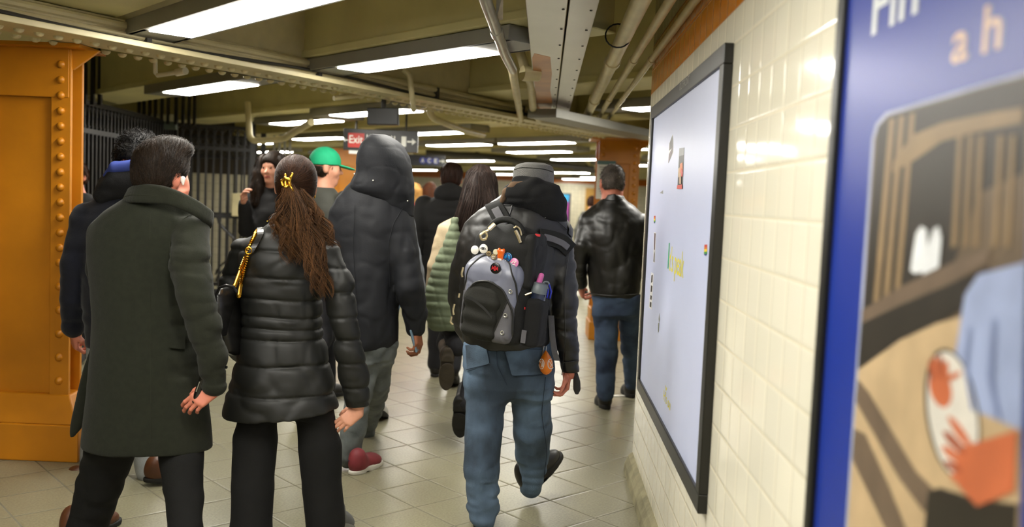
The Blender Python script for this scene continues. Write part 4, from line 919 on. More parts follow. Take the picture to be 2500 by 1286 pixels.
# turned-up collar: a thick band round the neck ending in a tip on the right
loP = [S(300, 505, 3.62), S(303, 492, 3.56), S(325, 488, 3.49), (S(370, 490, 3.46)), S(410, 490, 3.455), S(450, 506, 3.46), S(487, 526, 3.50), S(515, 546, 3.56), S(506, 556, 3.66), S(460, 560, 3.74)]
hiP = [S(318, 470, 3.66), S(317, 464, 3.58), S(335, 455, 3.51), (S(370, 456, 3.475)), S(405, 462, 3.465), S(445, 477, 3.47), S(485, 498, 3.51), S(520, 524, 3.57), S(505, 520, 3.68), S(450, 505, 3.76)]
ax0 = S(400, 480, 3.62); nr = [unit((a + b) / 2 - ax0) * V(1, 1, .3) for a, b in zip(loP, hiP)]
def spl(P, n):
    P = np.array(P); t = np.linspace(0, len(P) - 1, n); o = np.stack([np.interp(t, np.arange(len(P)), P[:, i]) for i in range(3)], 1)
    for _ in range(3): o[1:-1] = (o[:-2] + 2 * o[1:-1] + o[2:]) / 4
    return o
lo, hi, nn = spl(loP, 40), spl(hiP, 40), spl(nr, 40)
s = SDF()
for i in range(39):
    for t in (0, .33, .66, 1): s.cone(lo[i] * (1 - t) + hi[i] * t, lo[i + 1] * (1 - t) + hi[i + 1] * t, .009, .009, .012)
collar = wear(s, 'collar', wool, coat, .005, d_wool(.001))
MB().tube([a * .62 + b * .38 + n_ * .010 for a, b, n_ in zip(lo, hi, nn)][2:34], .0038, 6).build('collar_seam', wool_in, collar, origin=par_loc(collar))
for i in range(3): tag_ = MB().lathe(S(551, 868 + i * 14, 3.43), (1, -.3, 0), [(0, .006), (.005, .006)], 10).build('cuff_button', blk_cloth, coat, origin=par_loc(coat))
s = SDF(); s.chain(*legL, k0=.05); s.chain(*legR, k0=.05); s.loft([(z, x, y, rx * .8, ry * .85) for z, x, y, rx, ry in tor if z < .95 and z > .60], k=.05)
wear(s, 'trousers', blk_cloth, man, .008, d_fold(.006, (8, 8, 14), 6.))
p = SZ(232, 1318, .0); shoe(man, V(-1.83, 3.70, .0), RAD(-28), 0, brown_leather, black_sole, 1.02)
shoe(man, S(455, 1420, 3.30) * V(1, 1, 0) + V(0, 0, .03), RAD(-5), .15, brown_leather, black_sole, 1.02)
hm = hairm('hair_dark_brown', '#0f0a06', '#37281a')
hs = hair_sdf(H1, 1.08, nape=-.078)
hs.p.insert(2, SDF().ell(H1.w(.012, .035, .105), V(.072, .075, .045), H1.R, .03).p[0])
a, st = hair_strands(hs, H1, 4200, .042, lambda q: np.stack([q[:, 0] * 3 + .25, -.55 - q[:, 1] * 2, -.5 - np.abs(q[:, 0]) * 3 + q[:, 2] * 2], 1), r=.0008, lift=.0045, mess=.10)
hair_obj([a, (st, 6)], hm, man, 1)
eb = H1.w(.088, .018, -.016); s = SDF(); s.ell(eb, (.007, .006, .008)); s.cone(eb, eb + V(.003, -.003, -.022), .0038, .0034)
tag_ = s.build('earbud', mat('earbud_white', '#e6e2da', .25), man, .0018); tag_['label'] = 'white wireless earbud in his right ear'
# small black case held in the hand
pc_ = wr + unit(fd) * .062 + V(-.004, -.002, .032)
cs = thing('glasses_case', 'small glossy black case held in the hand of the man in olive coat', 'case', pc_)
s = SDF(); s.cone(pc_ + V(.012, 0, .045), pc_ + V(-.014, .0, -.04), .013, .014); s.build('case', mat('gloss_black', '#0b0b0c', .15, coat=.5), cs, .0025)
MB().tube([pc_ + V(.006, -.014, .036), pc_ + V(-.006, -.015, -.002)], .002, 6).build('metal_clasp', steelm, cs, origin=pc_)

# ================================================================== WOMAN IN THE PUFFER COAT
nylon = mat('black_nylon', '#0e0f0c', .58, vary=.06, vscale=10, bump=.15, bscale=45, spec=.5)
nylon = MATS['black_nylon']
Y = 3.75
H2 = Head(S(722, 452, Y), RAD(14), -.04, .93)
tor = rows([(1096, 552, 820, Y, .16), (1088, 530, 838, Y, .175), (1060, 530, 839, Y, .185), (1010, 541, 832, Y, .18), (950, 556, 822, Y, .17), (880, 572, 806, Y, .155), (810, 586, 790, Y, .14), (740, 588, 788, Y, .14), (680, 585, 792, Y, .15), (630, 578, 806, Y, .15), (598, 588, 800, Y, .135), (572, 625, 780, Y, .11), (552, 650, 760, Y, .09), (532, 662, 752, Y, .085), (518, 668, 748, Y, .08)])
rarm = limb([(800, 618, 3.74, 34), (826, 700, 3.70, 38), (838, 770, 3.68, 38), (852, 845, 3.70, 37), (864, 920, 3.73, 35), (874, 990, 3.75, 31)])
larm = limb([(590, 612, 3.76, 30), (568, 690, 3.78, 31), (562, 770, 3.84, 30), (575, 840, 3.98, 27), (600, 880, 4.10, 24)])
legL = limb([(632, 1000, Y, 46), (624, 1070, Y, 54), (617, 1190, 3.70, 52), (612, 1290, 3.66, 52), (611, 1345, 3.65, 52)])
legR = limb([(766, 1000, Y, 46), (781, 1090, Y, 52), (786, 1190, 3.74, 50), (794, 1276, 3.72, 50)])
wr = S(876, 1002, 3.75); fd = unit(V(-.72, -.12, -.62))
hR = hand(wr, fd, V(.05, .95, -.25), V(-.4, .4, .8), curl=((.15, .2, .28, .35), (.25, .3, .4, .5), .2), spread=.25, k=.80, thumb_curl=.2, arm=V(.05, .03, -.5))
wom = person('woman in quilted black puffer coat, wavy brown ponytail in a gold claw clip', H2, tor, [rarm, larm], [legL, legR], [hR], skinm, S(690, 1280, Y) * V(1, 1, 0), S(712, 540, Y))
c = SDF(); c.loft(tor, k=.03, soft=.03); c.chain(*rarm, k0=.018); c.chain(*larm, k0=.03)
c.plane(S(874, 994, 3.75), V(.12, 0, -1))
zz = [S(690, y, Y)[2] for y in (1092, 1020, 953, 882, 822, 796, 768, 726, 676, 612, 545)]
za = [S(850, y, 3.72)[2] for y in (1000, 945, 885, 826, 772, 712, 655, 600)]
dt, da = d_seams(zz, .008, .006, .003), d_seams(za, .007, .006, .003)
xa = S(800, 700, 3.7)[0]
def puff(P):
    m = np.clip((P[:, 0] - xa + .01) / .02 + (P[:, 2] - .9) * -.35, 0, 1); a = np.clip((P[:, 0] - xa - (1.0 - P[:, 2]) * .20) / .05 + .5, 0, 1)
    n = noise3(P * V(4, 4, 6) @ np.array([[1, 0, .6], [0, 1, 0], [-.6, 0, 1]])); crease = .007 * np.maximum(0, 1 - np.abs(n) * 5) + .004 * np.maximum(0, 1 - np.abs(noise3(P * V(8, 8, 12) + 31)) * 4)
    return dt(P) * (1 - a) + da(P) * a + crease
coat = wear(c, 'puffer_coat', nylon, wom, .006, puff, it=1)
gold = mat('gold_metal', '#d9a63a', .22, metal=1., vary=.08, vscale=40)
MB().tube(onto(c, curve_px([(652, 540), (668, 531), (690, 530), (712, 534)]), 3.3, .004), .0022, 8).build('gold_zip', gold, coat, origin=par_loc(coat))
s = SDF(); s.chain(*legL, k0=.05); s.chain(*legR, k0=.05); s.loft([(z, x, y, rx * .8, ry * .8) for z, x, y, rx, ry in tor if .55 < z < .95], k=.05)
s.plane(S(612, 1342, 3.65), V(0, 0, -1))
wear(s, 'trousers', blk_cloth, wom, .008, d_fold(.004, (8, 8, 5), 8.))
grey_suede = mat('grey_suede', '#5a5a58', .8)
shoe(wom, S(612, 1350, 3.60) * V(1, 1, 0), RAD(4), 0, grey_suede, grey_sole, .9)
shoe(wom, S(800, 1290, 3.70), RAD(-12), .35, grey_suede, grey_sole, .9)
# hair: combed to the clip, then a loose wavy tail
hm2 = hairm('hair_wavy_brown', '#1e120b', '#4a2c18'); hm3 = hair_mat('hair_wavy_ends', '#120b06', '#76502e')
hs = hair_sdf(H2, 1.06, nape=-.12, back=.0)
clipP = S(703, 446, 3.62)
cl = (clipP - H2.C) @ H2.R
a, st = hair_strands(hs, H2, 3000, .07, lambda q: (cl + V(0, -.02, -.01)) - q, r=.0008, lift=.0015, seed=3, mess=.05)
hair_obj([a, (st, 6)], hm2, wom, 2)
g = np.random.default_rng(5); n, M = 620, 30; t = np.linspace(0, 1, M)
def tail(n, ends, sx, seed, w0=.011, wav=.015):
    g = np.random.default_rng(seed); out = np.zeros((n, M, 3)); E = np.array([S(x, y, yy) for x, y, yy in ends]); tt = np.linspace(0, 1, len(E)); core = np.stack([np.interp(t, tt, E[:, i]) for i in range(3)], 1)
    for _ in range(4): core[1:-1] = (core[:-2] + 2 * core[1:-1] + core[2:]) / 4
    ph = g.uniform(0, 6.28); 
    for i in range(n):
        u = g.normal(0, .85, 2).clip(-1.5, 1.5); L = g.uniform(.72, 1.05); tp = np.clip(t * L, 0, 1); c_ = np.stack([np.interp(tp, t, core[:, k]) for k in range(3)], 1)
        spread = w0 + sx * np.sin(np.clip(tp, 0, 1) * 2.3)[:, None] ** 1.2 ; lock = round(float(u[0]) * 2.2) * 1.7 + ph
        wv = wav * np.minimum(1, tp * 3) * np.sin(tp * 15 + lock + g.normal(0, .25)); wy = wav * .7 * np.cos(tp * 13 + lock)
        out[i] = c_ + np.stack([u[0] * spread[:, 0] + wv, u[1] * .016 + wy * .5 - .006 * np.abs(u[0]) , g.normal(0, .008) + 0 * tp], 1)
    return out
T = [tail(520, [(705, 462, 3.61), (700, 520, 3.585), (706, 580, 3.58), (718, 640, 3.585)], .013, 1, .009), tail(620, [(708, 458, 3.61), (735, 520, 3.58), (762, 590, 3.575), (782, 660, 3.565), (790, 722, 3.555)], .014, 2, .009),
     tail(330, [(735, 470, 3.63), (768, 520, 3.62), (790, 570, 3.615), (806, 600, 3.61)], .013, 3, .009), tail(330, [(700, 470, 3.62), (694, 510, 3.61), (687, 545, 3.60), (682, 585, 3.60)], .010, 4, .009), tail(280, [(712, 470, 3.60), (728, 540, 3.575), (752, 600, 3.57), (772, 660, 3.56), (776, 700, 3.55)], .012, 6, .009)]
rr_ = np.concatenate([np.full(M - 8, 1.), np.linspace(1, .2, 8)]) * .00085
hair_obj([(strands(q_, rr_), M) for q_ in T], hm3, wom, 3, 'ponytail')
clip = SDF()
for pts in ([(697, 426, 3.588), (697, 458, 3.578)], [(687, 441, 3.585), (697, 434, 3.58), (705, 438, 3.58), (706, 452, 3.58), (697, 457, 3.578), (690, 452, 3.582), (687, 441, 3.585)], [(714, 424, 3.588), (708, 436, 3.582), (707, 448, 3.58), (712, 460, 3.58), (716, 468, 3.585)], [(697, 436, 3.58), (708, 438, 3.58)]):
    for i in range(len(pts) - 1): clip.cone(S(*pts[i]), S(*pts[i + 1]), .0052, .0052, .003)
o = clip.build('claw_clip', gold, wom, .0018); o['label'] = 'gold claw clip in her hair'
s = SDF(); ear = H2.w(.083, 0, -.045); s.ell(ear, (.004, .004, .010)); s.build('earring', gold, wom, .0015)
# shoulder bag
bleather = mat('black_leather', '#121110', .28, vary=.1, vscale=20, bump=.12, bscale=90)
bc = S(557, 775, 3.66)
bag = thing('shoulder_bag', 'black leather shoulder bag with a gold chain, hanging at the puffer coat woman\'s side', 'bag', bc)
s = SDF(); s.loft(rows([(862, 566, 596, 3.70, .06), (850, 548, 596, 3.70, .10), (800, 534, 590, 3.69, .125), (740, 528, 586, 3.68, .13), (712, 532, 582, 3.68, .12), (704, 540, 578, 3.68, .10)]), k=.02, soft=.03)
bo = wear(s, 'body', bleather, bag, .0045)
s2_ = SDF(); s2_.loft(rows([(812, 530, 572, 3.655, .125), (780, 530, 576, 3.655, .13), (735, 528, 580, 3.655, .135), (712, 530, 576, 3.655, .125), (700, 540, 566, 3.655, .10)]), k=.02, soft=.03)
wear(s2_, 'flap', bleather, bag, .0045)
MB().tube([S(530, 716, 3.54), S(536, 702, 3.53), S(552, 697, 3.53), S(570, 700, 3.53), S(578, 712, 3.54)], .006, 8).build('flap_edge', bleather, bag, origin=bc, smooth=True)
pd = onto(c, curve_px([(628, 562), (618, 574), (606, 596), (596, 620)], 14), 3.3, .010)
def links(path, m):
    mb = MB(); P = np.array(path); d = np.concatenate([[0], np.cumsum(np.linalg.norm(np.diff(P, axis=0), axis=1))]); n_ = int(d[-1] / .0092); Q = np.stack([np.interp(np.linspace(0, d[-1], n_), d, P[:, i]) for i in range(3)], 1)
    for i in range(n_ - 1): mb.lathe(Q[i], Q[i + 1] - Q[i], [(-.0040, .0040), (-.0022, .0085), (.0022, .0085), (.0040, .0040)], 10)
    return mb.build('chain', m, bag, origin=bc, smooth=True)
links(np.concatenate([onto(c, curve_px([(628, 562), (610, 598), (598, 632), (586, 662), (576, 690)], 14), 3.3, .016)[:11], [S(571, 702, 3.53)]]), gold)
links(np.concatenate([[S(583, 722, 3.55)], onto(c, curve_px([(588, 692), (597, 655), (606, 620)], 10), 3.3, .018)]), gold)
mb = MB(); q_ = onto(c, curve_px([(634, 556), (640, 566), (628, 590), (612, 618)], 12), 3.3, .012); mb.ribbon(q_ - V(.012, 0, 0), q_ + V(.012, 0, .004), V(0, -1, .1), .004); mb.build('shoulder_pad', bleather, bag, origin=bc)
s = SDF(); k_ = onto(c, [(607, 612)], 3.3, .022)[0]
for i in range(12): a_, b_ = i / 12 * 6.283, (i + 1) / 12 * 6.283; s.cone(k_ + V(.013 * math.cos(a_), 0, .013 * math.sin(a_)), k_ + V(.013 * math.cos(b_), 0, .013 * math.sin(b_)), .0035, .0035, .002)
s.build('ring', gold, bag, .0018)

# ================================================================== MAN IN THE NAVY COAT, half hidden
navy = mat('navy_wool', '#10121c', .95, vary=.1, vscale=30, bump=.3, bscale=240, sheen=.15, spec=.2)
Y = 4.6
H3 = Head(S(338, 392, Y), RAD(-12), .05, 1.0)
tor = rows([(850, 212, 420, Y, .15), (760, 205, 420, Y, .15), (660, 195, 425, Y, .145), (580, 186, 428, Y, .15), (530, 196, 428, Y, .145), (500, 220, 420, Y, .125), (478, 250, 410, Y, .10), (455, 285, 396, Y, .085)])
larm = limb([(208, 530, 4.58, 34), (182, 640, 4.56, 32), (176, 730, 4.58, 29), (180, 800, 4.64, 27)])
rarm = limb([(420, 530, 4.6, 30), (430, 650, 4.7, 28), (420, 760, 4.85, 24)])
legL = limb([(262, 850, Y, 44), (245, 1000, 4.75, 36), (222, 1150, 4.80, 30)])
legR = limb([(330, 850, Y, 44), (352, 1000, 4.62, 36), (362, 1150, 4.58, 31)])
wr = S(180, 808, 4.65); fd = S(186, 850, 4.68) - wr
hL = hand(wr, fd, V(.6, .5, .2), V(.8, .4, 0), curl=(.7, 1.0, .8), k=1.0)
nav = person('curly haired man in navy coat between the orange column and the olive coat', H3, tor, [larm, rarm], [legL, legR], [hL], skinr, S(300, 1180, Y) * V(1, 1, 0), S(340, 470, Y))
c = SDF(); c.loft(tor, k=.03); c.chain(*larm, k0=.04); c.chain(*rarm, k0=.04)
wear(c, 'coat', navy, nav, .008, d_fold(.006))
s = SDF(); s.chain([S(252, 476, 4.52), S(290, 440, 4.49), S(340, 434, 4.48), S(395, 458, 4.53)], [.05, .062, .062, .05]); s.ell(S(320, 450, 4.56), (.155, .10, .09), k=.04)
wear(s, 'scarf_hood', mat('black_knit', '#0c0c0f', .95, bump=.4, bscale=150), nav, .007, d_fold(.006, (9, 9, 14)))
s = SDF(); s.chain([S(258, 428, 4.49), S(282, 409, 4.46), S(330, 405, 4.45), S(372, 412, 4.47)], [.014, .030, .032, .02])
o = wear(s, 'hood_lining', mat('blue_lining', '#2f3f86', .8), nav, .006)
pale = mat('pale_denim', '#8d9090', .9, vary=.15, vscale=12, bump=.3, bscale=160)
s = SDF(); s.chain(*legL, k0=.05); s.chain(*legR, k0=.05); s.loft(rows([(900, 225, 370, Y, .12), (830, 225, 380, Y, .13)]), k=.05)
wear(s, 'trousers', pale, nav, .008, d_fold(.007, (9, 9, 11), 4.))
shoe(nav, SZ(352, 1176, 0.02), RAD(-62), 0, brown_leather, black_sole, .98)
shoe(nav, S(232, 1176, 4.72), RAD(120), .5, brown_leather, grey_sole, .98)
hs = hair_sdf(H3, 1.10, nape=-.03); curls = d_fold(.016, (38, 38, 38), 2.)
hs.p.insert(2, SDF().ell(H3.w(0, .0, .10), V(.082, .09, .05), H3.R, .03).p[0])
a, st = hair_strands(hs, H3, 1800, .02, lambda q: np.stack([np.sin(q[:, 2] * 90), np.cos(q[:, 0] * 90), np.sin(q[:, 1] * 80)], 1), r=.0014, lift=.010)
hair_obj([a, (st, 6)], hairm('hair_black', '#070606', '#191613'), nav)

# ================================================================== MAN IN THE HOODED PARKA
parka = mat('black_parka', '#121419', .72, vary=.08, vscale=9, bump=.2, bscale=120, spec=.4)
Y = 5.0
H4 = Head(S(945, 405, Y), RAD(-20), .10, 1.0)
tor = rows([(852, 850, 952, Y, .15), (835, 846, 972, Y, .16), (780, 840, 976, Y, .165), (700, 832, 980, Y, .165), (620, 822, 992, Y, .165), (560, 814, 1002, Y, .165), (515, 812, 1002, Y, .155), (485, 818, 996, Y, .135), (462, 838, 986, Y, .11), (440, 862, 975, Y, .10), (420, 875, 970, Y, .09)])
rarm = limb([(972, 535, 4.98, 38), (985, 620, 4.95, 41), (1000, 700, 4.93, 38), (1012, 765, 4.98, 33), (1015, 800, 5.0, 26)])
larm = limb([(832, 530, 5.0, 34), (822, 640, 5.05, 34), (826, 740, 5.2, 30), (835, 800, 5.35, 26)])
legL = limb([(896, 838, Y, 42), (876, 960, 4.92, 36), (851, 1116, 4.85, 31)])
legR = limb([(930, 838, Y, 40), (922, 930, 5.15, 36), (905, 1000, 5.45, 30), (890, 1060, 5.6, 26)])
wr = S(1016, 803, 5.0); fd = S(1022, 850, 4.99) - wr
hR = hand(wr, fd, V(-.85, .3, .1), V(-.6, .8, .2), curl=((.45, .5, .55, .6), (.9, .95, 1.0, 1.0), .7), k=1.04, thumb_curl=.25)
hod = person('tall man in black parka with hood up, grey jeans and a phone in hand', H4, tor, [rarm, larm], [legL, legR], [hR], skinb, S(905, 1150, Y) * V(1, 1, 0), S(930, 460, Y))
c = SDF(); c.loft(tor, k=.04); c.chain(*rarm, k0=.05); c.chain(*larm, k0=.04)
gr = lambda P: d_fold(.008, (5, 5, 3.2), 7.)(P) + d_fold(.003, (9, 9, 15), 1.)(P) + d_crease(.006, (6, 6, 4), 3., 5.)(P)
pk = wear(c, 'parka', parka, hod, .007, gr)
s = SDF(); s.loft(rows([(528, 962, 1010, 4.98, .06), (505, 925, 1010, 4.99, .10), (470, 890, 1012, 4.99, .13), (440, 873, 1010, 5.0, .150), (410, 868, 1007, 5.0, .160), (380, 872, 1000, 5.0, .160), (355, 882, 985, 5.0, .150), (338, 897, 965, 5.0, .12), (328, 912, 945, 5.0, .08)]), yaw=RAD(-15), k=.03, soft=.06)
s.ell(S(905, 455, 4.97), (.115, .11, .07), k=.06); s.cone(H4.w(0, .03, -.01), H4.w(0, .22, -.03), .085, .10, .02, 's')
hd_ = wear(s, 'hood', parka, hod, .006, lambda P: d_fold(.004, (7, 7, 9), 3.)(P) + d_crease(.003, (7, 7, 10), 8., 6.)(P))
mb = MB()
for px, py in ((865, 424), (911, 440), (995, 490)):
    e = onto(s, [(px, py)], 4.5, .004)[0]; mb.lathe(e, (0, -1, .1), [(0, .004), (.003, .003)], 10)
mb.build('snaps', steelm, hd_, origin=par_loc(hd_), smooth=True)
s2 = SDF(); 
mb = MB(); seam(mb, c, [(876, 836), (868, 700), (862, 600), (866, 500)], 4.4, .0015, 30); seam(mb, c, [(952, 700), (948, 600), (960, 545), (985, 505)], 4.4, .0015, 30); mb.build('seams', parka, pk, origin=par_loc(pk))
gjean = mat('grey_denim', '#4e5352', .9, vary=.16, vscale=10, bump=.3, bscale=160, col2='#6a6f6e')
s = SDF(); s.chain(*legL, k0=.05); s.chain(*legR, k0=.05); s.loft(rows([(880, 866, 956, Y, .12), (830, 856, 962, Y, .135)]), k=.05)
wear(s, 'jeans', gjean, hod, .008, lambda P: d_fold(.009, (8, 8, 9), 4.)(P) + d_crease(.008, (7, 7, 13), 1.)(P))
redsh = mat('red_sneaker', '#7c2a30', .65, vary=.12, vscale=18)
o = shoe(hod, SZ(857, 1160, 0) , RAD(-25), 0, redsh, white_sole, .98)
MB().lathe(SZ(857, 1160, 0) + V(-.005, .012, .075), (-.1, -1, .2), [(0, .016), (.004, .015)], 3).build('heel_patch', mat('patch_navy', '#2a2d44', .5), o, origin=par_loc(o))
shoe(hod, S(888, 1085, 5.62), RAD(-10), .3, redsh, white_sole, .98)
ph = S(1013, 828, 4.985); R = frame(S(1030, 818, 4.97) - S(1000, 832, 4.99), S(1008, 812, 4.98) - S(1020, 856, 5.0))
pn = thing('phone', 'pale blue phone held in the hand of the hooded man', 'phone', ph)
MB().box(ph, (.012, .070, .135), R).build('case', mat('phone_blue', '#6f8797', .3), pn, origin=ph, bevel=.005)
MB().box(ph + R @ V(-.007, 0, 0), (.002, .062, .126), R).build('screen', mat('phone_glass', '#11141a', .08), pn, origin=ph)

# ================================================================== WOMAN WITH LONG STRAIGHT HAIR
beige = mat('beige_jacket', '#b5a384', .85, vary=.08, vscale=10, bump=.3, bscale=140)
Y = 5.6
H6 = Head(S(1172, 452, Y), RAD(6), 0, .95)
tor = rows([(800, 1075, 1230, Y, .13), (720, 1072, 1235, Y, .13), (640, 1064, 1240, Y, .135), (580, 1068, 1242, Y, .135), (548, 1090, 1235, Y, .115), (524, 1120, 1215, Y, .095), (508, 1140, 1200, Y, .08)])
larm = limb([(1092, 565, Y, 27), (1068, 650, 5.58, 27), (1062, 730, 5.7, 24), (1075, 790, 5.85, 20)])
rarm = limb([(1228, 565, Y, 26), (1250, 660, 5.65, 26), (1252, 760, 5.8, 22)])
legL = limb([(1112, 770, Y, 40), (1098, 860, 5.45, 30), (1110, 850, 5.30, 26)])
legL = limb([(1120, 770, Y, 36), (1096, 835, 5.75, 30), (1118, 846, 5.42, 25)])
legR = limb([(1176, 770, Y, 36), (1160, 900, 5.55, 28), (1138, 985, 5.40, 22)])
lhw = person('woman with long straight brown hair and beige jacket beside the backpack man', H6, tor, [larm, rarm], [legL, legR], [], skinm, S(1150, 1070, Y) * V(1, 1, 0), S(1170, 520, Y), h=.008)
c = SDF(); c.loft(tor, k=.03); c.chain(*larm, k0=.04); c.chain(*rarm, k0=.04)
wear(c, 'jacket', beige, lhw, .008, d_fold(.008))
dtr = mat('dark_trousers', '#1e1e22', .9, vary=.12, vscale=12, bump=.25, bscale=160)
s = SDF(); s.chain(*legL, k0=.05); s.chain(*legR, k0=.05); s.loft(rows([(815, 1078, 1225, Y, .12), (760, 1076, 1228, Y, .125)]), k=.05)
wear(s, 'trousers', dtr, lhw, .008, d_fold(.006, (9, 9, 9), 4.))
bbrown, bblack = mat('brown_boot', '#4a3c2c', .7, vary=.15, vscale=20), mat('black_boot', '#16130f', .55, vary=.15, vscale=20)
soleb = mat('sole_brown', '#3d3528', .75, vary=.15, vscale=25)
shoe(lhw, S(1094, 852, 5.36), RAD(8), 1.42, bbrown, soleb, .92, True)
shoe(lhw, S(1121, 975, 5.36), RAD(-6), 1.25, bblack, black_sole, .95, True)
hs = hair_sdf(H6, 1.07, nape=-.28, back=.015)
hs.p.insert(2, SDF().loft(rows([(610, 1108, 1160, 5.50, .035), (570, 1104, 1180, 5.49, .045), (530, 1110, 1205, 5.485, .055), (490, 1122, 1219, 5.50, .07), (450, 1132, 1214, 5.55, .09), (425, 1144, 1206, 5.58, .09)]), k=.04).p[0])
a, st = hair_strands(hs, H6, 1500, .09, lambda q: np.stack([q[:, 0] * 2.5 - .08, -.15 + 0 * q[:, 0], -1 + 0 * q[:, 0]], 1), r=.0013, lift=.002, seed=8, h=.007)
g = np.random.default_rng(9); n, M = 700, 16; t = np.linspace(0, 1, M); u = g.uniform(-1, 1, n); P = np.zeros((n, M, 3))
for i in range(n):
    L = [(1172 + 26 * u[i], g.uniform(418, 480), 5.47 + .05 * abs(u[i])), (1172 + 44 * u[i], 490, 5.43), (1158 + 46 * u[i], 545, 5.415), (1142 + 40 * u[i], 595 + g.uniform(-25, 35), 5.42)]
    E = np.array([S(*q_) for q_ in L]); P[i] = np.stack([np.interp(t, np.linspace(0, 1, 4), E[:, k]) for k in range(3)], 1); P[i, 1:-1] = (P[i, :-2] + 2 * P[i, 1:-1] + P[i, 2:]) / 4; P[i, :, 1] += g.normal(0, .006) + .02 * u[i] ** 2; P[i, :, 0] += .004 * np.sin(t * 7 + u[i] * 9)
hair_obj([a, (st, 6), (strands(P, np.linspace(1, .3, M) * .002), M)], hairm('hair_long_brown', '#140d0a', '#3c2c24'), lhw)
quilt = mat('green_quilt', '#69735a', .85, vary=.1, vscale=12, bump=.25, bscale=140)
bc = S(1085, 690, 5.42); gb = thing('quilted_bag', 'green quilted shoulder bag of the woman with long straight hair', 'bag', bc)
s = SDF(); s.loft(rows([(808, 1055, 1112, 5.44, .05), (795, 1042, 1130, 5.44, .085), (750, 1036, 1140, 5.44, .10), (700, 1040, 1140, 5.44, .10), (650, 1056, 1136, 5.43, .09), (600, 1078, 1128, 5.42, .07), (560, 1094, 1122, 5.42, .05), (530, 1104, 1118, 5.44, .035)]), k=.02)
zq = [S(1085, y, 5.4)[2] for y in range(810, 520, -19)]
wear(s, 'body', quilt, gb, .006, lambda P: d_seams(zq, .004, .006, .003)(P) + .004 * np.exp(-((((P[:, 0] * 1.0 + P[:, 2] * .3) * 9) % 1 - .5) / .06) ** 2))

# ================================================================== MAN IN LEATHER JACKET AND JEANS BY THE WALL CORNER
leather = mat('black_leather_jacket', '#100f0d', .42, vary=.15, vscale=9, bump=.18, bscale=50, spec=.6)
Y = 6.46
H8 = Head(S(1494, 445, Y), RAD(8), .04, 1.02)
tor = rows([(728, 1441, 1560, Y, .145), (712, 1436, 1566, Y, .155), (640, 1428, 1574, Y, .165), (580, 1420, 1580, Y, .17), (540, 1420, 1580, Y, .16), (518, 1432, 1568, Y, .14), (500, 1448, 1548, Y, .11), (488, 1464, 1530, Y, .10), (478, 1468, 1526, Y, .098), (473, 1470, 1524, Y, .096)])
larm = limb([(1436, 545, Y, 27), (1420, 600, 6.42, 26), (1412, 650, 6.44, 24), (1418, 690, 6.55, 20)])
rarm = limb([(1566, 545, Y, 27), (1585, 620, 6.5, 26), (1584, 690, 6.6, 22)])
legL = limb([(1480, 730, Y, 33), (1480, 850, 6.50, 30), (1478, 958, 6.50, 24)])
legR = limb([(1534, 730, Y, 32), (1540, 840, 6.75, 26), (1543, 935, 6.9, 20)])
wr = S(1420, 700, 6.6)
hL = hand(wr, V(.1, .5, -.6), V(.7, .2, .1), V(.2, .7, .4), curl=(.6, .8, .5))
lj = person('grey haired man in black leather jacket and blue jeans by the tiled wall corner', H8, tor, [larm, rarm], [legL, legR], [hL], skinr, S(1490, 1000, Y) * V(1, 1, 0), S(1494, 490, Y), h=.008)
c = SDF(); c.loft(tor, k=.03); c.chain(*larm, k0=.035); c.chain(*rarm, k0=.035)
jk = wear(c, 'leather_jacket', leather, lj, .007, lambda P: d_fold(.016, (6, 6, 4), 3.)(P) + d_fold(.004, (13, 13, 10), 5.)(P) + d_crease(.0035, (8, 8, 7), 2.)(P))
mb = MB(); seam(mb, c, [(1436, 716), (1490, 722), (1560, 718)], 6.0, .004, 30, .004); seam(mb, c, [(1472, 486), (1494, 490), (1520, 486)], 6.0, .003, 14, .004); mb.build('hem_band', leather, jk, origin=par_loc(jk))
denim = mat('blue_denim', '#182338', .9, vary=.2, vscale=4, bump=.3, bscale=200, col2='#44566f')
s = SDF(); s.chain(*legL, k0=.05); s.chain(*legR, k0=.05); s.loft(rows([(770, 1447, 1560, Y, .12), (722, 1446, 1562, Y, .13)]), k=.05)
je = wear(s, 'jeans', denim, lj, .008, lambda P: d_fold(.007, (9, 9, 12), 4.)(P) + d_crease(.007, (7, 7, 14), 1.)(P))
shoe(lj, SZ(1481, 1000, 0), RAD(6), 0, bblack, black_sole, 1.02, True); shoe(lj, SZ(1542, 972, 0), RAD(4), 0, bblack, black_sole, 1.0, True)
hs = hair_sdf(H8, .955, nape=-.07)
a, st = hair_strands(hs, H8, 1200, .012, lambda q: np.stack([q[:, 0], -.6 + 0 * q[:, 0], -1 + 0 * q[:, 0]], 1), r=.0013, lift=.006, seed=4, mess=.3)
hair_obj([a, (st, 6)], hairm('hair_grey', '#2c2621', '#7d736a'), lj)

# ================================================================== PEOPLE FURTHER ON
hb, hbl = hairm('hair_brown', '#23130b', '#4a2a18'), hairm('hair_blond', '#8a6230', '#c99a58')
blackc = mat('black_coat', '#0e0d0d', .9, bump=.2, bscale=150)
p, hd, w_ = figure('brown haired man in black coat with large collar, ahead of the hooded parka', S(1100, 450, 7.3)[0], 7.3, 1.78, RAD(-4), blackc, .78, dtr, bblack, hair=hairm('hair_chestnut', '#20120b', '#3c2215'), hood=blackc, bulk=1.12)
greyj = mat('dark_grey_jacket', '#35362f', .8, bump=.25, bscale=120)
p, hd, w_ = figure('person in bright green baseball cap and dark grey jacket behind the ponytail', S(785, 400, 6.3)[0], 6.3, 1.80, RAD(-28), greyj, .82, dtr, bblack, hair=hairm('hair_dark_brown', '#0c0805', '#261a10'), head_yaw=RAD(-45), hair_cut=.0)
s = SDF(); k = hd.k
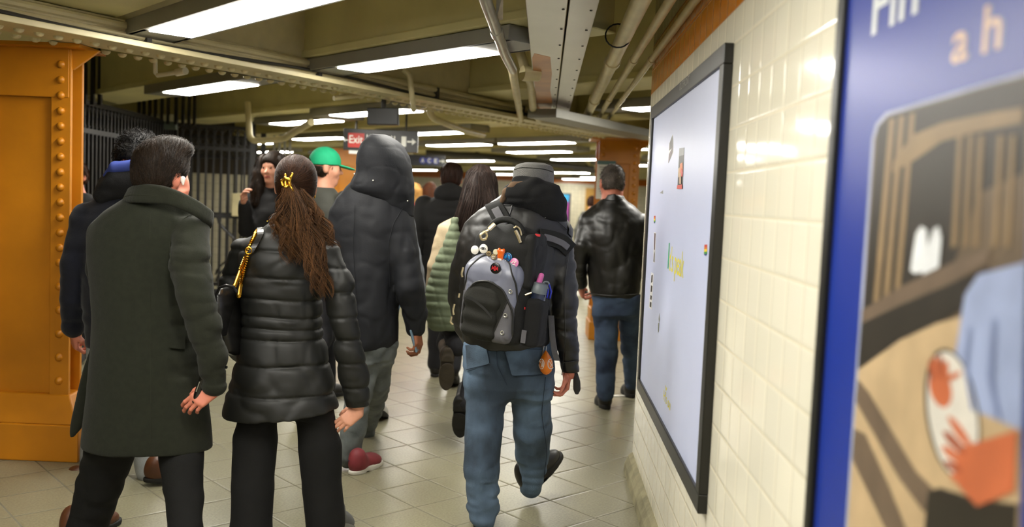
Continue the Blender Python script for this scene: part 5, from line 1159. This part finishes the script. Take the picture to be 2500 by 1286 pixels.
s.ell(hd.w(0, -.012, .035), V(.092, .110, .105) * k, hd.R); s.plane(hd.w(0, 0, .012), hd.R @ V(0, .05, -1)); s.ell(hd.w(0, -.125, .005), V(.045, .05, .040) * k, hd.R, .01, 's')
capm = mat('green_cap', '#12a06f', .8, vary=.05, vscale=20, bump=.2, bscale=200)
cp = wear(s, 'cap', capm, p, .005)
s = SDF(); s.ell(hd.w(0, .125, .012), V(.072, .078, .010) * k, hd.R @ rotx(-.18)); s.build('cap_brim', capm, cp, .004)
p, hd, w_ = figure('woman with dark curly hair facing the camera, hand near her mouth, behind the ponytail', S(676, 412, 7.3)[0], 7.3, 1.80, RAD(160), blackc, .70, dtr, bblack, hair=hairm('hair_curly', '#120c08', '#33210f'), hair_kind='long', head_yaw=RAD(5), arm_up=(1, (.20, .10, 1.14), (.13, .22, 1.34)), skin=skinm)
s = SDF()
for sd in (-1, 1): s.chain([hd.w(sd * .075, .0, .06), hd.w(sd * .105, .02, -.05), hd.w(sd * .115, .03, -.16), hd.w(sd * .11, .04, -.28)], [.05, .055, .06, .05], k0=.03)
s.plane(hd.w(0, .085, 0), hd.R @ V(0, 1, 0)); a_ = hair_strands(s, hd, 500, .08, lambda q: np.stack([.4 * np.sin(q[:, 2] * 60), .3 * np.cos(q[:, 2] * 50), -1 + 0 * q[:, 0]], 1), r=.0022, lift=.014, h=.009)
hair_obj([a_[0], (a_[1], 6)], MATS['hair_curly'], p, 5, 'side_curls')
redc, greyw = mat('red_coat', '#b3172c', .8), mat('grey_sweater', '#8d8b84', .9)
figure('blond person in red jacket far ahead, left of the black collar', S(1012, 470, 12)[0], 12, 1.66, RAD(10), redc, .8, dtr, bblack, hair=hbl, hair_kind='long', h=.014)
figure('brown haired woman in pale grey sweater far ahead, next to the red jacket', S(1046, 470, 12.6)[0], 12.6, 1.69, RAD(-30), greyw, .85, dtr, bblack, hair=hairm('hair_auburn', '#3a1f10', '#6b3d20'), hair_kind='long', h=.014)
figure('dark haired man in grey jacket far away beside the notice column', S(1443, 490, 15)[0], 15, 1.62, RAD(-60), mat('grey_jacket', '#4a4a44', .8), .8, dtr, bblack, hair=hb, h=.014)
figure('person glimpsed between the orange column and the navy coat', S(192, 455, 7.2)[0], 7.2, 1.66, RAD(170), blackc, .8, dtr, bblack, hair=hb, skin=skinr, h=.012)
figure('person in light blue jeans and white sneakers hidden behind the hooded parka', S(925, 500, 6.1)[0], 6.1, 1.66, RAD(-14), mat('grey_blue_jacket', '#8f95a0', .8), .86, mat('light_denim', '#5f7896', .9, vary=.15, vscale=9), mat('white_sneaker', '#c9c7bf', .5), hair=hb, sole_m=black_sole, stride=.2, bulk=1.0, h=.012)

# ================================================================== MAN WITH THE BACKPACK
Y = 4.2
H5 = Head(S(1300, 456, 4.20), RAD(-24), .12, .93)
tor = rows([(846, 1128, 1346, Y, .15), (835, 1124, 1352, Y, .165), (780, 1118, 1352, Y, .165), (700, 1118, 1366, Y, .165), (620, 1126, 1386, Y, .165), (570, 1134, 1392, Y, .165), (540, 1146, 1388, Y, .155), (515, 1170, 1380, Y, .14), (495, 1198, 1368, Y, .12), (480, 1222, 1356, 4.17, .125), (466, 1236, 1350, 4.15, .115), (458, 1244, 1344, 4.15, .11)])
rarm = limb([(1358, 572, 4.18, 40), (1372, 660, 4.16, 40), (1376, 740, 4.15, 37), (1380, 820, 4.17, 34), (1389, 880, 4.20, 29), (1393, 912, 4.21, 26)])
larm = limb([(1160, 565, 4.22, 34), (1132, 650, 4.24, 34), (1122, 730, 4.28, 32), (1135, 800, 4.42, 28), (1150, 830, 4.52, 24)])
legL = limb([(1190, 850, Y, 58), (1188, 950, 4.18, 52), (1180, 1060, 4.14, 47), (1176, 1150, 4.10, 44), (1178, 1230, 4.08, 42), (1180, 1262, 4.07, 38)])
legR = limb([(1288, 850, Y, 58), (1296, 950, 4.24, 51), (1300, 1040, 4.32, 49), (1300, 1110, 4.42, 44), (1297, 1188, 4.47, 33)])
wr = S(1386, 908, 4.22); fd = S(1380, 945, 4.22) - wr
hR = hand(wr, fd, V(-.9, -.2, .1), V(-.3, -.9, .2), curl=(.6, .9, .6), k=.85, thumb_curl=.1)
bpm = person('man in tweed cap, black leather jacket and blue jeans wearing the badge covered backpack', H5, tor, [rarm, larm], [legL, legR], [hR], skinr, S(1220, 1240, Y) * V(1, 1, 0), S(1297, 490, Y + .03))
c = SDF(); c.loft(tor, k=.03); c.chain(*rarm, k0=.045); c.chain(*larm, k0=.04); c.plane(S(1392, 916, 4.21), S(1396, 950, 4.2) - S(1392, 912, 4.21))
def lj(P):
    arm = (P[:, 0] > S(1345, 700, 4.2)[0]) & (P[:, 2] < 1.3); return d_fold(.008, (6, 6, 6), 3.3)(P) + np.where(arm, d_fold(.005, (6, 6, 17), 5.)(P) + d_crease(.007, (6, 6, 18), 3.)(P), d_crease(.004, (6, 6, 7), 5.)(P)) + d_fold(.002, (22, 22, 22), 6.)(P)
jk = wear(c, 'leather_jacket', leather, bpm, .0065, lj)
mb = MB(); seam(mb, c, [(1236, 560), (1250, 500), (1262, 484)], 3.5, .0022); seam(mb, c, [(1372, 915), (1380, 820), (1377, 700), (1392, 600)], 3.6, .002, 30); seam(mb, c, [(1215, 500), (1270, 500), (1330, 512), (1384, 560)], 3.5, .002, 30); seam(mb, c, [(1372, 884), (1390, 884), (1412, 880)], 3.6, .003, 12); mb.build('seams', leather, jk, origin=par_loc(jk))
patch(c, [(1392, 545), (1400, 560), (1398, 580), (1388, 570)], 3.6, 'epaulette', leather, jk, .006)
mb = MB(); e = onto(c, [(1332, 529)], 3.5, .003)[0]; mb.lathe(e, (0, -1, .2), [(0, .006), (.004, .004)], 10); mb.build('snap', steelm, jk, origin=par_loc(jk))
# hood of the sweatshirt lying over the collar
hoodm = mat('black_sweatshirt', '#0d0d0d', .95, bump=.35, bscale=200)
s = SDF(); A = [S(1240, 486, 4.13), S(1262, 466, 4.10), S(1300, 461, 4.075), S(1338, 474, 4.09), S(1362, 502, 4.12), S(1374, 538, 4.17)]
s.chain(A, [.045, .058, .060, .060, .052, .030]); s.ell(S(1300, 480, 4.12), (.125, .10, .07), k=.05); s.ell(S(1340, 505, 4.10), (.065, .06, .06), k=.05); s.ell(H5.w(0, .01, 0), (.075, .095, .11), H5.R, .01, 's')
hd_ = wear(s, 'hood', hoodm, bpm, .006, lambda P: d_fold(.010, (9, 9, 13), 2.)(P) + d_crease(.008, (7, 7, 13), 4.)(P))
s2 = SDF(); s2.chain([S(1226, 490, 4.10), S(1236, 468, 4.075), S(1254, 453, 4.06), S(1276, 447, 4.06)], [.012, .016, .017, .010]); wear(s2, 'hood_lining', mat('brown_fleece', '#6b543f', .95, bump=.4, bscale=120), bpm, .004)
# tweed flat cap with short brim
tw = bpy.data.materials.new('grey_tweed'); tw.use_nodes = True; nt = tw.node_tree; b_ = nt.nodes['Principled BSDF']; b_.inputs['Roughness'].default_value = .95
tc = nt.nodes.new('ShaderNodeTexCoord'); wv = nt.nodes.new('ShaderNodeTexWave'); wv.wave_type = 'BANDS'; wv.bands_direction = 'DIAGONAL'; wv.inputs['Scale'].default_value = 130; wv.inputs['Distortion'].default_value = 2.5; wv.inputs['Detail'].default_value = 2; wv.inputs['Detail Scale'].default_value = 4
rp = nt.nodes.new('ShaderNodeValToRGB'); rp.color_ramp.elements[0].position = .35; rp.color_ramp.elements[1].position = .7; rp.color_ramp.elements[0].color = (.07, .07, .066, 1); rp.color_ramp.elements[1].color = (.25, .245, .225, 1)
nt.links.new(tc.outputs['Object'], wv.inputs['Vector']); nt.links.new(wv.outputs['Fac'], rp.inputs['Fac']); nt.links.new(rp.outputs['Color'], b_.inputs['Base Color'])
s = SDF(); s.loft([(*[q for q in (S(1302, y, 4.20)[2],)], *S((l + r) / 2, y, 4.20)[:2], (r - l) / 2 * PM(4.20), (r - l) / 2 * PM(4.20) * 1.22) for y, l, r in ((449, 1254, 1350), (430, 1254, 1351), (413, 1256, 1351), (403, 1264, 1346), (397, 1284, 1328))], yaw=RAD(-24), k=.01, soft=.05)
cp = wear(s, 'cap', tw, bpm, .004)
mb = MB(); e = onto(s, curve_px([(1256, 414), (1270, 409), (1300, 410), (1330, 413), (1350, 420)]), 3.6, .0); mb.tube(e, .0022, 6); mb.build('cap_seam', mat('tweed_dark', '#25241f', .95), cp, origin=par_loc(cp))
s = SDF(); s.ell(H5.w(.0, .13, .022), (.066, .066, .008), H5.R @ rotx(-.25)); s.build('cap_brim', mat('brim_brown', '#4a3c2c', .9), cp, .004)
hs = hair_sdf(H5, 1.0, nape=-.08); hs.plane(H5.w(0, 0, .02), H5.R @ V(0, 0, 1)); a = hs.arrays(.006); hair_obj([a], MATS['hair_grey'], bpm)
# jeans
jd = mat('washed_denim', '#26323e', .9, vary=.2, vscale=3.6, bump=.35, bscale=220, col2='#596e84', stretch=(1, 1, .55))
jr = SDF(); jr.chain(*legL, k=.02, k0=.06); jr.chain(*legR, k=.02, k0=.06); jr.loft(rows([(966, 1140, 1345, 4.2, .09), (940, 1134, 1352, 4.2, .135), (900, 1131, 1356, 4.2, .155), (850, 1132, 1346, 4.2, .15), (826, 1136, 1342, 4.2, .14)]), k=.05)
def dj(P):
    m = np.clip((P[:, 2] - .40) / .3, 0, 1); return d_crease(.005, (6, 6, 12), 2.)(P) + d_fold(.007, (8, 8, 11), 4.)(P) * (.4 + .6 * np.abs(2 * m - 1)) + np.where(P[:, 2] < .22, d_fold(.010, (7, 7, 24), 9.)(P), 0)
je = wear(jr, 'jeans', jd, bpm, .0065, dj)
stm = mat('denim_seam', '#1c2836', .9); dpk = mat('denim_pocket', '#2a3540', .9, vary=.2, vscale=6, bump=.35, bscale=220, col2='#566a7e')
patch(jr, [(1230, 846), (1322, 848), (1326, 914), (1250, 918)], 3.6, 'back_pocket', dpk, je, .003); patch(jr, [(1136, 842), (1186, 842), (1196, 888), (1140, 905)], 3.6, 'back_pocket', dpk, je, .003)
mb = MB()
for pts in ([(1212, 840), (1214, 892), (1238, 940)], [(1228, 848), (1248, 918), (1326, 914)], [(1230, 850), (1324, 852)], [(1138, 902), (1196, 888), (1186, 842)], [(1332, 920), (1322, 1010), (1336, 1100), (1328, 1165)]): seam(mb, jr, pts, 3.6, .0018, 30, .003)
mb.build('seams', stm, je, origin=par_loc(je))
bootb = mat('black_shoe', '#141210', .42, vary=.1, vscale=20)
shoe(bpm, S(1180, 1300, 4.02) * V(1, 1, 0), RAD(4), 0, bootb, black_sole, 1.08); p0 = S(1296, 1186, 4.48)
shoe(bpm, S(1283, 1206, 4.44), RAD(-42), -.50, bootb, black_sole, 1.10, roll=-.2)
# loose mitten flap at the cuff
s = SDF(); s.loft(rows([(962, 1404, 1412, 4.2, .012), (950, 1399, 1418, 4.2, .016), (930, 1399, 1417, 4.2, .016), (908, 1400, 1410, 4.2, .014)]), k=.01); wear(s, 'mitten_flap', mat('charcoal_knit', '#2c2b29', .95, bump=.3, bscale=200), bpm, .0035)

# ------------------------------------------------------------------ the backpack
al, phi = RAD(24), RAD(5.5)
u0, w0, v0 = V(math.cos(al), -math.sin(al), 0), V(-math.sin(al), -math.cos(al), 0), V(0, 0, 1)
BU, BV = u0 * math.cos(phi) - v0 * math.sin(phi), v0 * math.cos(phi) + u0 * math.sin(phi)
BR = np.stack([BU, BV, w0], 1); BO = S(1190, 832, 3.84)
B = lambda u, v, w=0.: BO + BR @ V(u, v, w)
nyl = mat('pack_black', '#131311', .75, vary=.1, vscale=25, bump=.35, bscale=260, spec=.35); grp = mat('pack_grey', '#57565a', .6, vary=.08, vscale=20, bump=.2, bscale=200); sat = mat('pack_satin_grey', '#6d7080', .36, vary=.10, vscale=14, bump=.35, bscale=22, spec=.7); meshm = mat('pack_mesh_black', '#0a0a0a', .9, bump=.4, bscale=300); pip = mat('pack_piping', '#1d1d1b', .5); redm = mat('pack_red', '#b0121a', .5)
pack = thing('backpack', 'black and grey backpack covered in round badges, worn by the tweed cap man', 'backpack', B(0, .02, -.1))
PO = V(pack.location)
m_ = SDF(); m_.rbox(B(.0, .235, -.115), (.148, .235, .105), .06, BR, .02); m_.ell(B(0, .385, -.12), (.145, .115, .11), BR, .05); m_.rbox(B(-.01, .12, -.05), (.140, .125, .055), .045, BR, .04)
main = wear(m_, 'main_compartment', nyl, pack, .006, d_fold(.005, (10, 10, 10), 1.))
olb = mat('pack_olive_black', '#1c1c17', .8, vary=.1, vscale=25, bump=.35, bscale=260, spec=.3)
f_ = SDF(); f_.rbox(B(-.012, .165, -.015), (.128, .165, .05), .045, BR, .02); f_.ell(B(-.012, .29, -.022), (.128, .095, .05), BR, .04)
v, q = f_.arrays(.0022, lambda P: .004 * noise3(P * V(14, 14, 9)) + .003 * np.maximum(0, 1 - np.abs(noise3(P * V(16, 16, 10) + 4)) * 4), it=2); cc = (v[q].mean(1) - BO) @ BR
# grey side gores and satin top: their own panels on the front compartment
mi = np.zeros(len(q), int); front = cc[:, 2] > -.035; arc = .262 - 7.0 * (cc[:, 0] + .012) ** 2; dg = .03 + (cc[:, 1] - .012) * .29
ins = cc[:, 1] < arc
mi[front & ~ins & (cc[:, 1] < .40) & (cc[:, 1] > .10)] = 1
mi[front & ins & (cc[:, 0] > dg) & (cc[:, 0] < .112)] = 2
mi[front & (cc[:, 0] < -.116) & (cc[:, 1] < .24)] = 2
mi[front & ins & (cc[:, 0] <= dg) & (cc[:, 0] >= -.116)] = 3
o = from_arrays('front_compartment', [(v, q)], [nyl, sat, grp, olb], pack, mi)
def onpack(sd, uv, out=0.):
    A = np.array([B(a, b_, .15) for a, b_ in uv]); return march(sd, A, -w0, .5) + w0 * out
pk_ = SDF(); pk_.rbox(B(-.035, .115, .018), (.082, .105, .030), .028, BR, .02); pk_.ell(B(-.035, .185, .016), (.082, .05, .028), BR, .03)
lp = wear(pk_, 'lower_pocket', olb, pack, .0035, lambda P: .0035 * np.cos((((P - BO) @ BR)[:, 1] - .3 * ((P - BO) @ BR)[:, 0] ** 2) * 95))
mb = MB()
for pts in ([(-.118, .06), (-.116, .17), (-.08, .245), (-.012, .262), (.06, .235), (.108, .15), (.115, .03)],): mb.tube(onpack(f_, curve_px(pts, 40), .002), .0045, 8)
mb.tube(onpack(f_, curve_px([(-.128, .20), (-.118, .29), (-.075, .358), (-.01, .378), (.06, .35), (.108, .27), (.118, .16)], 40), .001), .004, 8)
mb.tube(onpack(f_, curve_px([(.030, .012), (.055, .10), (.085, .20)], 24), .001), .0025, 6)
mb.build('piping', pip, pack, origin=PO, smooth=True)
mb = MB(); e = onpack(pk_, curve_px([(-.100, .178), (-.06, .172), (-.01, .145), (.030, .112)], 20), .002); mb.ribbon(e - BV * .006, e + BV * .006, w0, .003); mb.build('pocket_zip', pip, lp, origin=par_loc(lp))
for (uu, vv) in ((.090, .232), (.082, .13), (.078, .055)):
    e = onpack(f_, [(uu, vv)], .001)[0]; mb = MB(); mb.tube([e + BU * .007 * math.cos(a_) + BV * .007 * math.sin(a_) for a_ in np.linspace(0, 2 * math.pi, 13)], .0025, 6, caps=False); mb.build('eyelet', steelm, pack, origin=PO, smooth=True)
# emblem: dark rounded plate with a red cross-shaped mark
e = onpack(f_, [(.012, .318)], .004)[0]
pl = MB().lathe(e, w0, [(0, .024), (.004, .023), (.006, .018)], 20).build('emblem', mat('emblem_black', '#0b0a0a', .25), pack, origin=PO, smooth=True)
mb = MB(); e2 = e + w0 * .007
for a_, b_ in ((.024, .009), (.009, .020)): mb.box(e2, (a_, b_, .002), BR)
for sx in (-1, 1): mb.tube([e2 + BU * .014 * sx - BV * .008, e2 + BU * .012 * sx + BV * .009], .0016, 6)
mb.build('emblem_cross', redm, pl, origin=PO)
# side pocket, side compartment, red tabs
s = SDF(); s.rbox(B(.122, .36, -.09), (.03, .12, .075), .025, BR); wear(s, 'side_compartment', nyl, pack, .005, d_fold(.005, (12, 12, 12), 2.))
s = SDF(); s.rbox(B(.165, .105, -.095), (.046, .112, .062), .03, BR); spk = wear(s, 'side_pocket', meshm, pack, .005, d_fold(.006, (10, 10, 10), 3.))
for uu, vv, ww in ((.130, .165, -.03), (.14, .475, -.06)): MB().box(B(uu, vv, ww), (.022, .010, .006), BR).build('red_tab', redm, pack, origin=PO)
MB().box(B(.150, .045, -.03), (.022, .055, .004), BR).build('web_strap', grp, pack, origin=PO)
# grab handle and shoulder straps
mb = MB(); hp = [B(.085 * math.cos(a_) - .005, .445 + .075 * math.sin(a_), -.06) for a_ in np.linspace(math.pi * 1.02, -.02, 20)]; mb.tube(hp, .014, 10); mb.build('grab_handle', nyl, pack, origin=PO, smooth=True)
def strap(name, pts, Y0, wd, m, out=.012):
    e = onto(c, curve_px(pts, 20), Y0, out); tg = np.gradient(e, axis=0); sd = np.cross(tg, V(0, -1, .2)); sd /= np.linalg.norm(sd, axis=1, keepdims=True); mb = MB(); mb.ribbon(e - sd * wd, e + sd * wd, V(0, -1, .25), .010); return mb.build(name, m, pack, origin=PO, bevel=.003)
st1 = strap('shoulder_strap', [(1238, 560), (1222, 530), (1208, 506), (1202, 494)], 3.5, .038, nyl); strap('strap_webbing', [(1232, 550), (1220, 530), (1208, 508)], 3.5, .018, grp, .023)
st2 = strap('shoulder_strap', [(1318, 578), (1345, 582), (1372, 590), (1394, 612)], 3.5, .036, nyl); strap('strap_webbing', [(1328, 578), (1350, 584), (1374, 594), (1388, 606)], 3.5, .014, grp, .024)
strap('red_tab', [(1320, 578), (1332, 581)], 3.5, .008, redm, .028)
mb = MB(); e = np.array([S(1345, 770, 4.03), S(1348, 820, 4.02), S(1354, 862, 4.02), S(1360, 880, 4.03)]); mb.ribbon(e - V(.012, 0, 0), e + V(.014, 0, 0), V(0, -1, 0), .003); mb.build('hanging_strap', grp, pack, origin=PO)
# karabiners, zip pulls
brass = mat('worn_brass', '#cbbb96', .25, metal=.75, vary=.15, vscale=40)
def ring(name, pts, r, m, par=None): return MB().tube(spl(pts, max(6, 5 * len(pts))), r, 8).build(name, m, par or pack, origin=PO, smooth=True)
k1 = [S(*p) for p in ((1208, 548, 3.80), (1192, 562, 3.79), (1182, 566, 3.79), (1172, 574, 3.79), (1176, 585, 3.79), (1186, 584, 3.79), (1190, 574, 3.79), (1184, 565, 3.785))]
ring('karabiner', k1, .0055, brass); ring('karabiner', [S(1208, 547, 3.79), S(1194, 560, 3.785)], .010, brass); ring('karabiner', [S(1258, 562, 3.80), S(1266, 578, 3.80), S(1271, 592, 3.80)], .0075, brass); ring('karabiner', [S(1254, 556, 3.82), S(1262, 552, 3.82), S(1270, 560, 3.83), S(1276, 590, 3.83), S(1270, 596, 3.81)], .004, brass)
for pts in ([(1131, 652), (1127, 668), (1129, 676)], [(1122, 716), (1120, 726)], [(1110, 742), (1106, 758), (1108, 768)], [(1103, 772), (1100, 786), (1106, 792)], [(1274, 712), (1271, 724), (1268, 738)], [(1282, 720), (1292, 716), (1298, 714)]): ring('zip_pull', [S(x, y, 3.80) for x, y in pts], .0045, brass)
# badges
bk = lambda n, h: mat('badge_' + n, h, .25, coat=.5)
bw, bcr, bbr, bor, bbl, bpk, bgr, bdk = bk('white', '#e9e4da'), bk('cream', '#cfc8a8'), bk('bronze', '#8c7a58'), bk('orange', '#d9601a'), bk('blue', '#1f7fc0'), bk('pink', '#d77fb0'), bk('green', '#3aa07c'), bk('ink', '#1b1a1c')
def badge(px, py, r, m, lab, deco=None):
    e = onto(m_, [(px, py)], 3.5, .006)[0]; e2 = onto(f_, [(px, py)], 3.5, .006)[0]; e = e if e[1] < e2[1] else e2; R_ = r * PM(3.8)
    o = MB().lathe(e, w0, [(0, R_), (.003, R_), (.005, R_ * .86), (.0055, R_ * .1)], 24).build('badge', m, pack, origin=PO, smooth=True); o['label'] = lab
    if deco: deco(o, e + w0 * .0062, R_)
    return o
def eye_d(o, e, r): MB().tube([e + BU * r * x + BV * r * y for x, y in ((-.6, .0), (-.2, .3), (.3, .25), (.65, 0))], r * .09, 6).tube([e + BU * r * x + BV * r * y for x, y in ((-.5, -.05), (0, -.2), (.5, -.05))], r * .07, 6).lathe(e + BV * r * .04, w0, [(-.001, r * .2), (.001, r * .2)], 12).build('eye_drawing', bdk, o, origin=PO)
def peace_d(o, e, r):
    mb = MB().tube([e + (BU * math.cos(a_) + BV * math.sin(a_)) * r * .8 for a_ in np.linspace(0, 2 * math.pi, 25)], r * .1, 6, caps=False)
    for a_ in (90, 270, 225, 315): mb.tube([e, e + (BU * math.cos(RAD(a_)) + BV * math.sin(RAD(a_))) * r * .8], r * .09, 6)
    mb.build('peace_symbol', bk('navy', '#0c2a5c'), o, origin=PO)
def line_d(m): 
    def fn(o, e, r): MB().tube([e + BU * r * x + BV * r * y for x, y in ((-.5, -.2), (-.1, .35), (.2, -.1), (.5, .3))], r * .12, 6).tube([e + BU * r * x + BV * r * y for x, y in ((-.4, -.45), (.4, -.4))], r * .1, 6).build('badge_drawing', m, o, origin=PO)
    return fn
badge(1160, 610, 11, bw, 'plain white round badge'); badge(1181, 607, 11.5, bw, 'white round badge with a drawn eye', eye_d); badge(1194, 619, 7, bbr, 'small bronze badge', line_d(bdk)); badge(1211, 615, 7.5, bcr, 'pale cream badge')
badge(1206, 627, 7.5, bbr, 'bronze badge with a raised figure', line_d(bw)); badge(1240, 628, 11.5, bbl, 'blue and green peace symbol badge', peace_d); badge(1256, 641, 11.5, bpk, 'pink and white round badge', line_d(bw))
e = onto(m_, [(1222, 627)], 3.5, .008)[0]; s = SDF(); s.rbox(e - BV * .012, (.014, .020, .006), .006, BR); s.rbox(e + BV * .016, (.012, .013, .006), .006, BR); s.cone(e + BV * .026 - BU * .012, e + BV * .034 - BU * .012, .004, .002); s.cone(e + BV * .026 + BU * .012, e + BV * .034 + BU * .012, .004, .002)
o = s.build('badge', bor, pack, .0025); o['label'] = 'orange enamel badge shaped like a little figure'
MB().box(e - BV * .010 + w0 * .007, (.018, .008, .001), BR).box(e - BV * .024 + w0 * .007, (.018, .006, .001), BR).build('badge_bands', bw, o, origin=PO)
# bottle in the side pocket
bp_ = B(.185, .285, -.10); bot = thing('water_bottle', 'dark blue water bottle with pink spout in the backpack side pocket', 'bottle', bp_)
ax = unit(BV + V(.10, 0, .05)); b1 = B(.168, .232, -.085); base = b1 - ax * .15
MB().lathe(base, ax, [(0, .032), (.01, .036), (.12, .036), (.150, .034)], 24).build('flask', mat('bottle_navy', '#20283c', .15, coat=.4), bot, origin=bp_, smooth=True)
MB().lathe(base + ax * .150, ax, [(0, .038), (.028, .038), (.042, .030), (.046, .012)], 24).build('lid', mat('bottle_grey', '#5f676c', .4), bot, origin=bp_, smooth=True)
s = SDF(); t_ = base + ax * .192 - V(.008, 0, 0); s.cone(t_, t_ + unit(ax + V(.12, 0, 0)) * .034, .013, .012); s.build('spout', mat('bottle_pink', '#c65f9d', .35), bot, .0025)
t_ = base + ax * .19 + V(.024, -.008, 0); MB().tube([t_ + V(.0 + .012 * math.sin(a_), 0, .010 * math.cos(a_)) for a_ in np.linspace(-2, 2.2, 12)], .004, 8).build('carry_loop', mat('bottle_grey', '#5f676c', .4), bot, origin=bp_, smooth=True)
MB().tube([t_ + V(.012, -.004, 0), t_ + V(.022, -.006, -.03), t_ + V(.018, -.006, -.06), t_ + V(.006, -.006, -.058), t_ + V(.010, -.004, -.02)], .0038, 8).build('karabiner', mat('karabiner_blue', '#2b33a8', .25, metal=.6), bot, origin=bp_, smooth=True)
# orange drop-shaped key fob at the belt
kb = onto(jr, [(1333, 884)], 3.6, .03)[0]; fob = thing('key_fob', 'orange drop shaped key fob with white round marks hanging from the jeans', 'key fob', kb)
kk = PM(kb[1]); axv = unit(V(-.06, 0, 1))
prof = [(-31 * kk, .001), (-29 * kk, 7 * kk), (-22 * kk, 13.5 * kk), (-10 * kk, 17.5 * kk), (2 * kk, 16.5 * kk), (14 * kk, 11.5 * kk), (23 * kk, 5.5 * kk), (29 * kk, 1.5 * kk)]
bd = MB().lathe(kb, axv, prof, 28).build('fob', mat('fob_orange', '#e07a16', .35), fob, origin=kb, smooth=True)
fs = SDF(); fs.loft([(kb[2] + h_, kb[0] - .06 * h_, kb[1], r_, r_) for h_, r_ in prof], soft=.01); wm = mat('fob_white', '#e6ddd2', .4)
for px in (1322, 1345):
    mb = MB(); k_ = (1 if px > 1333 else .8)
    for pts, r_ in ([[(px + 7.5 * k_ * math.cos(a_), 888 + 12 * math.sin(a_)) for a_ in np.linspace(0, 6.283, 22)], .0022], [[(px - 4 * k_, 882), (px + 1, 890), (px - 1, 896)], .002], [[(px + 1, 880), (px + 3 * k_, 888), (px + 3 * k_, 895)], .002]): mb.tube(onto(fs, pts, 3.6, .0005), r_, 6)
    mb.build('white_mark', wm, fob, origin=kb, smooth=True)
e = [S(1327, 868, kb[1] - .0), S(1331, 845, kb[1] + .01)]; MB().tube([e[0] + V(-.006, 0, 0), e[1] + V(-.006, 0, 0), e[1] + V(.006, 0, 0), e[0] + V(.006, 0, 0), e[0] + V(-.006, 0, 0)], .0026, 6).build('clasp', steelm, fob, origin=kb, smooth=True)
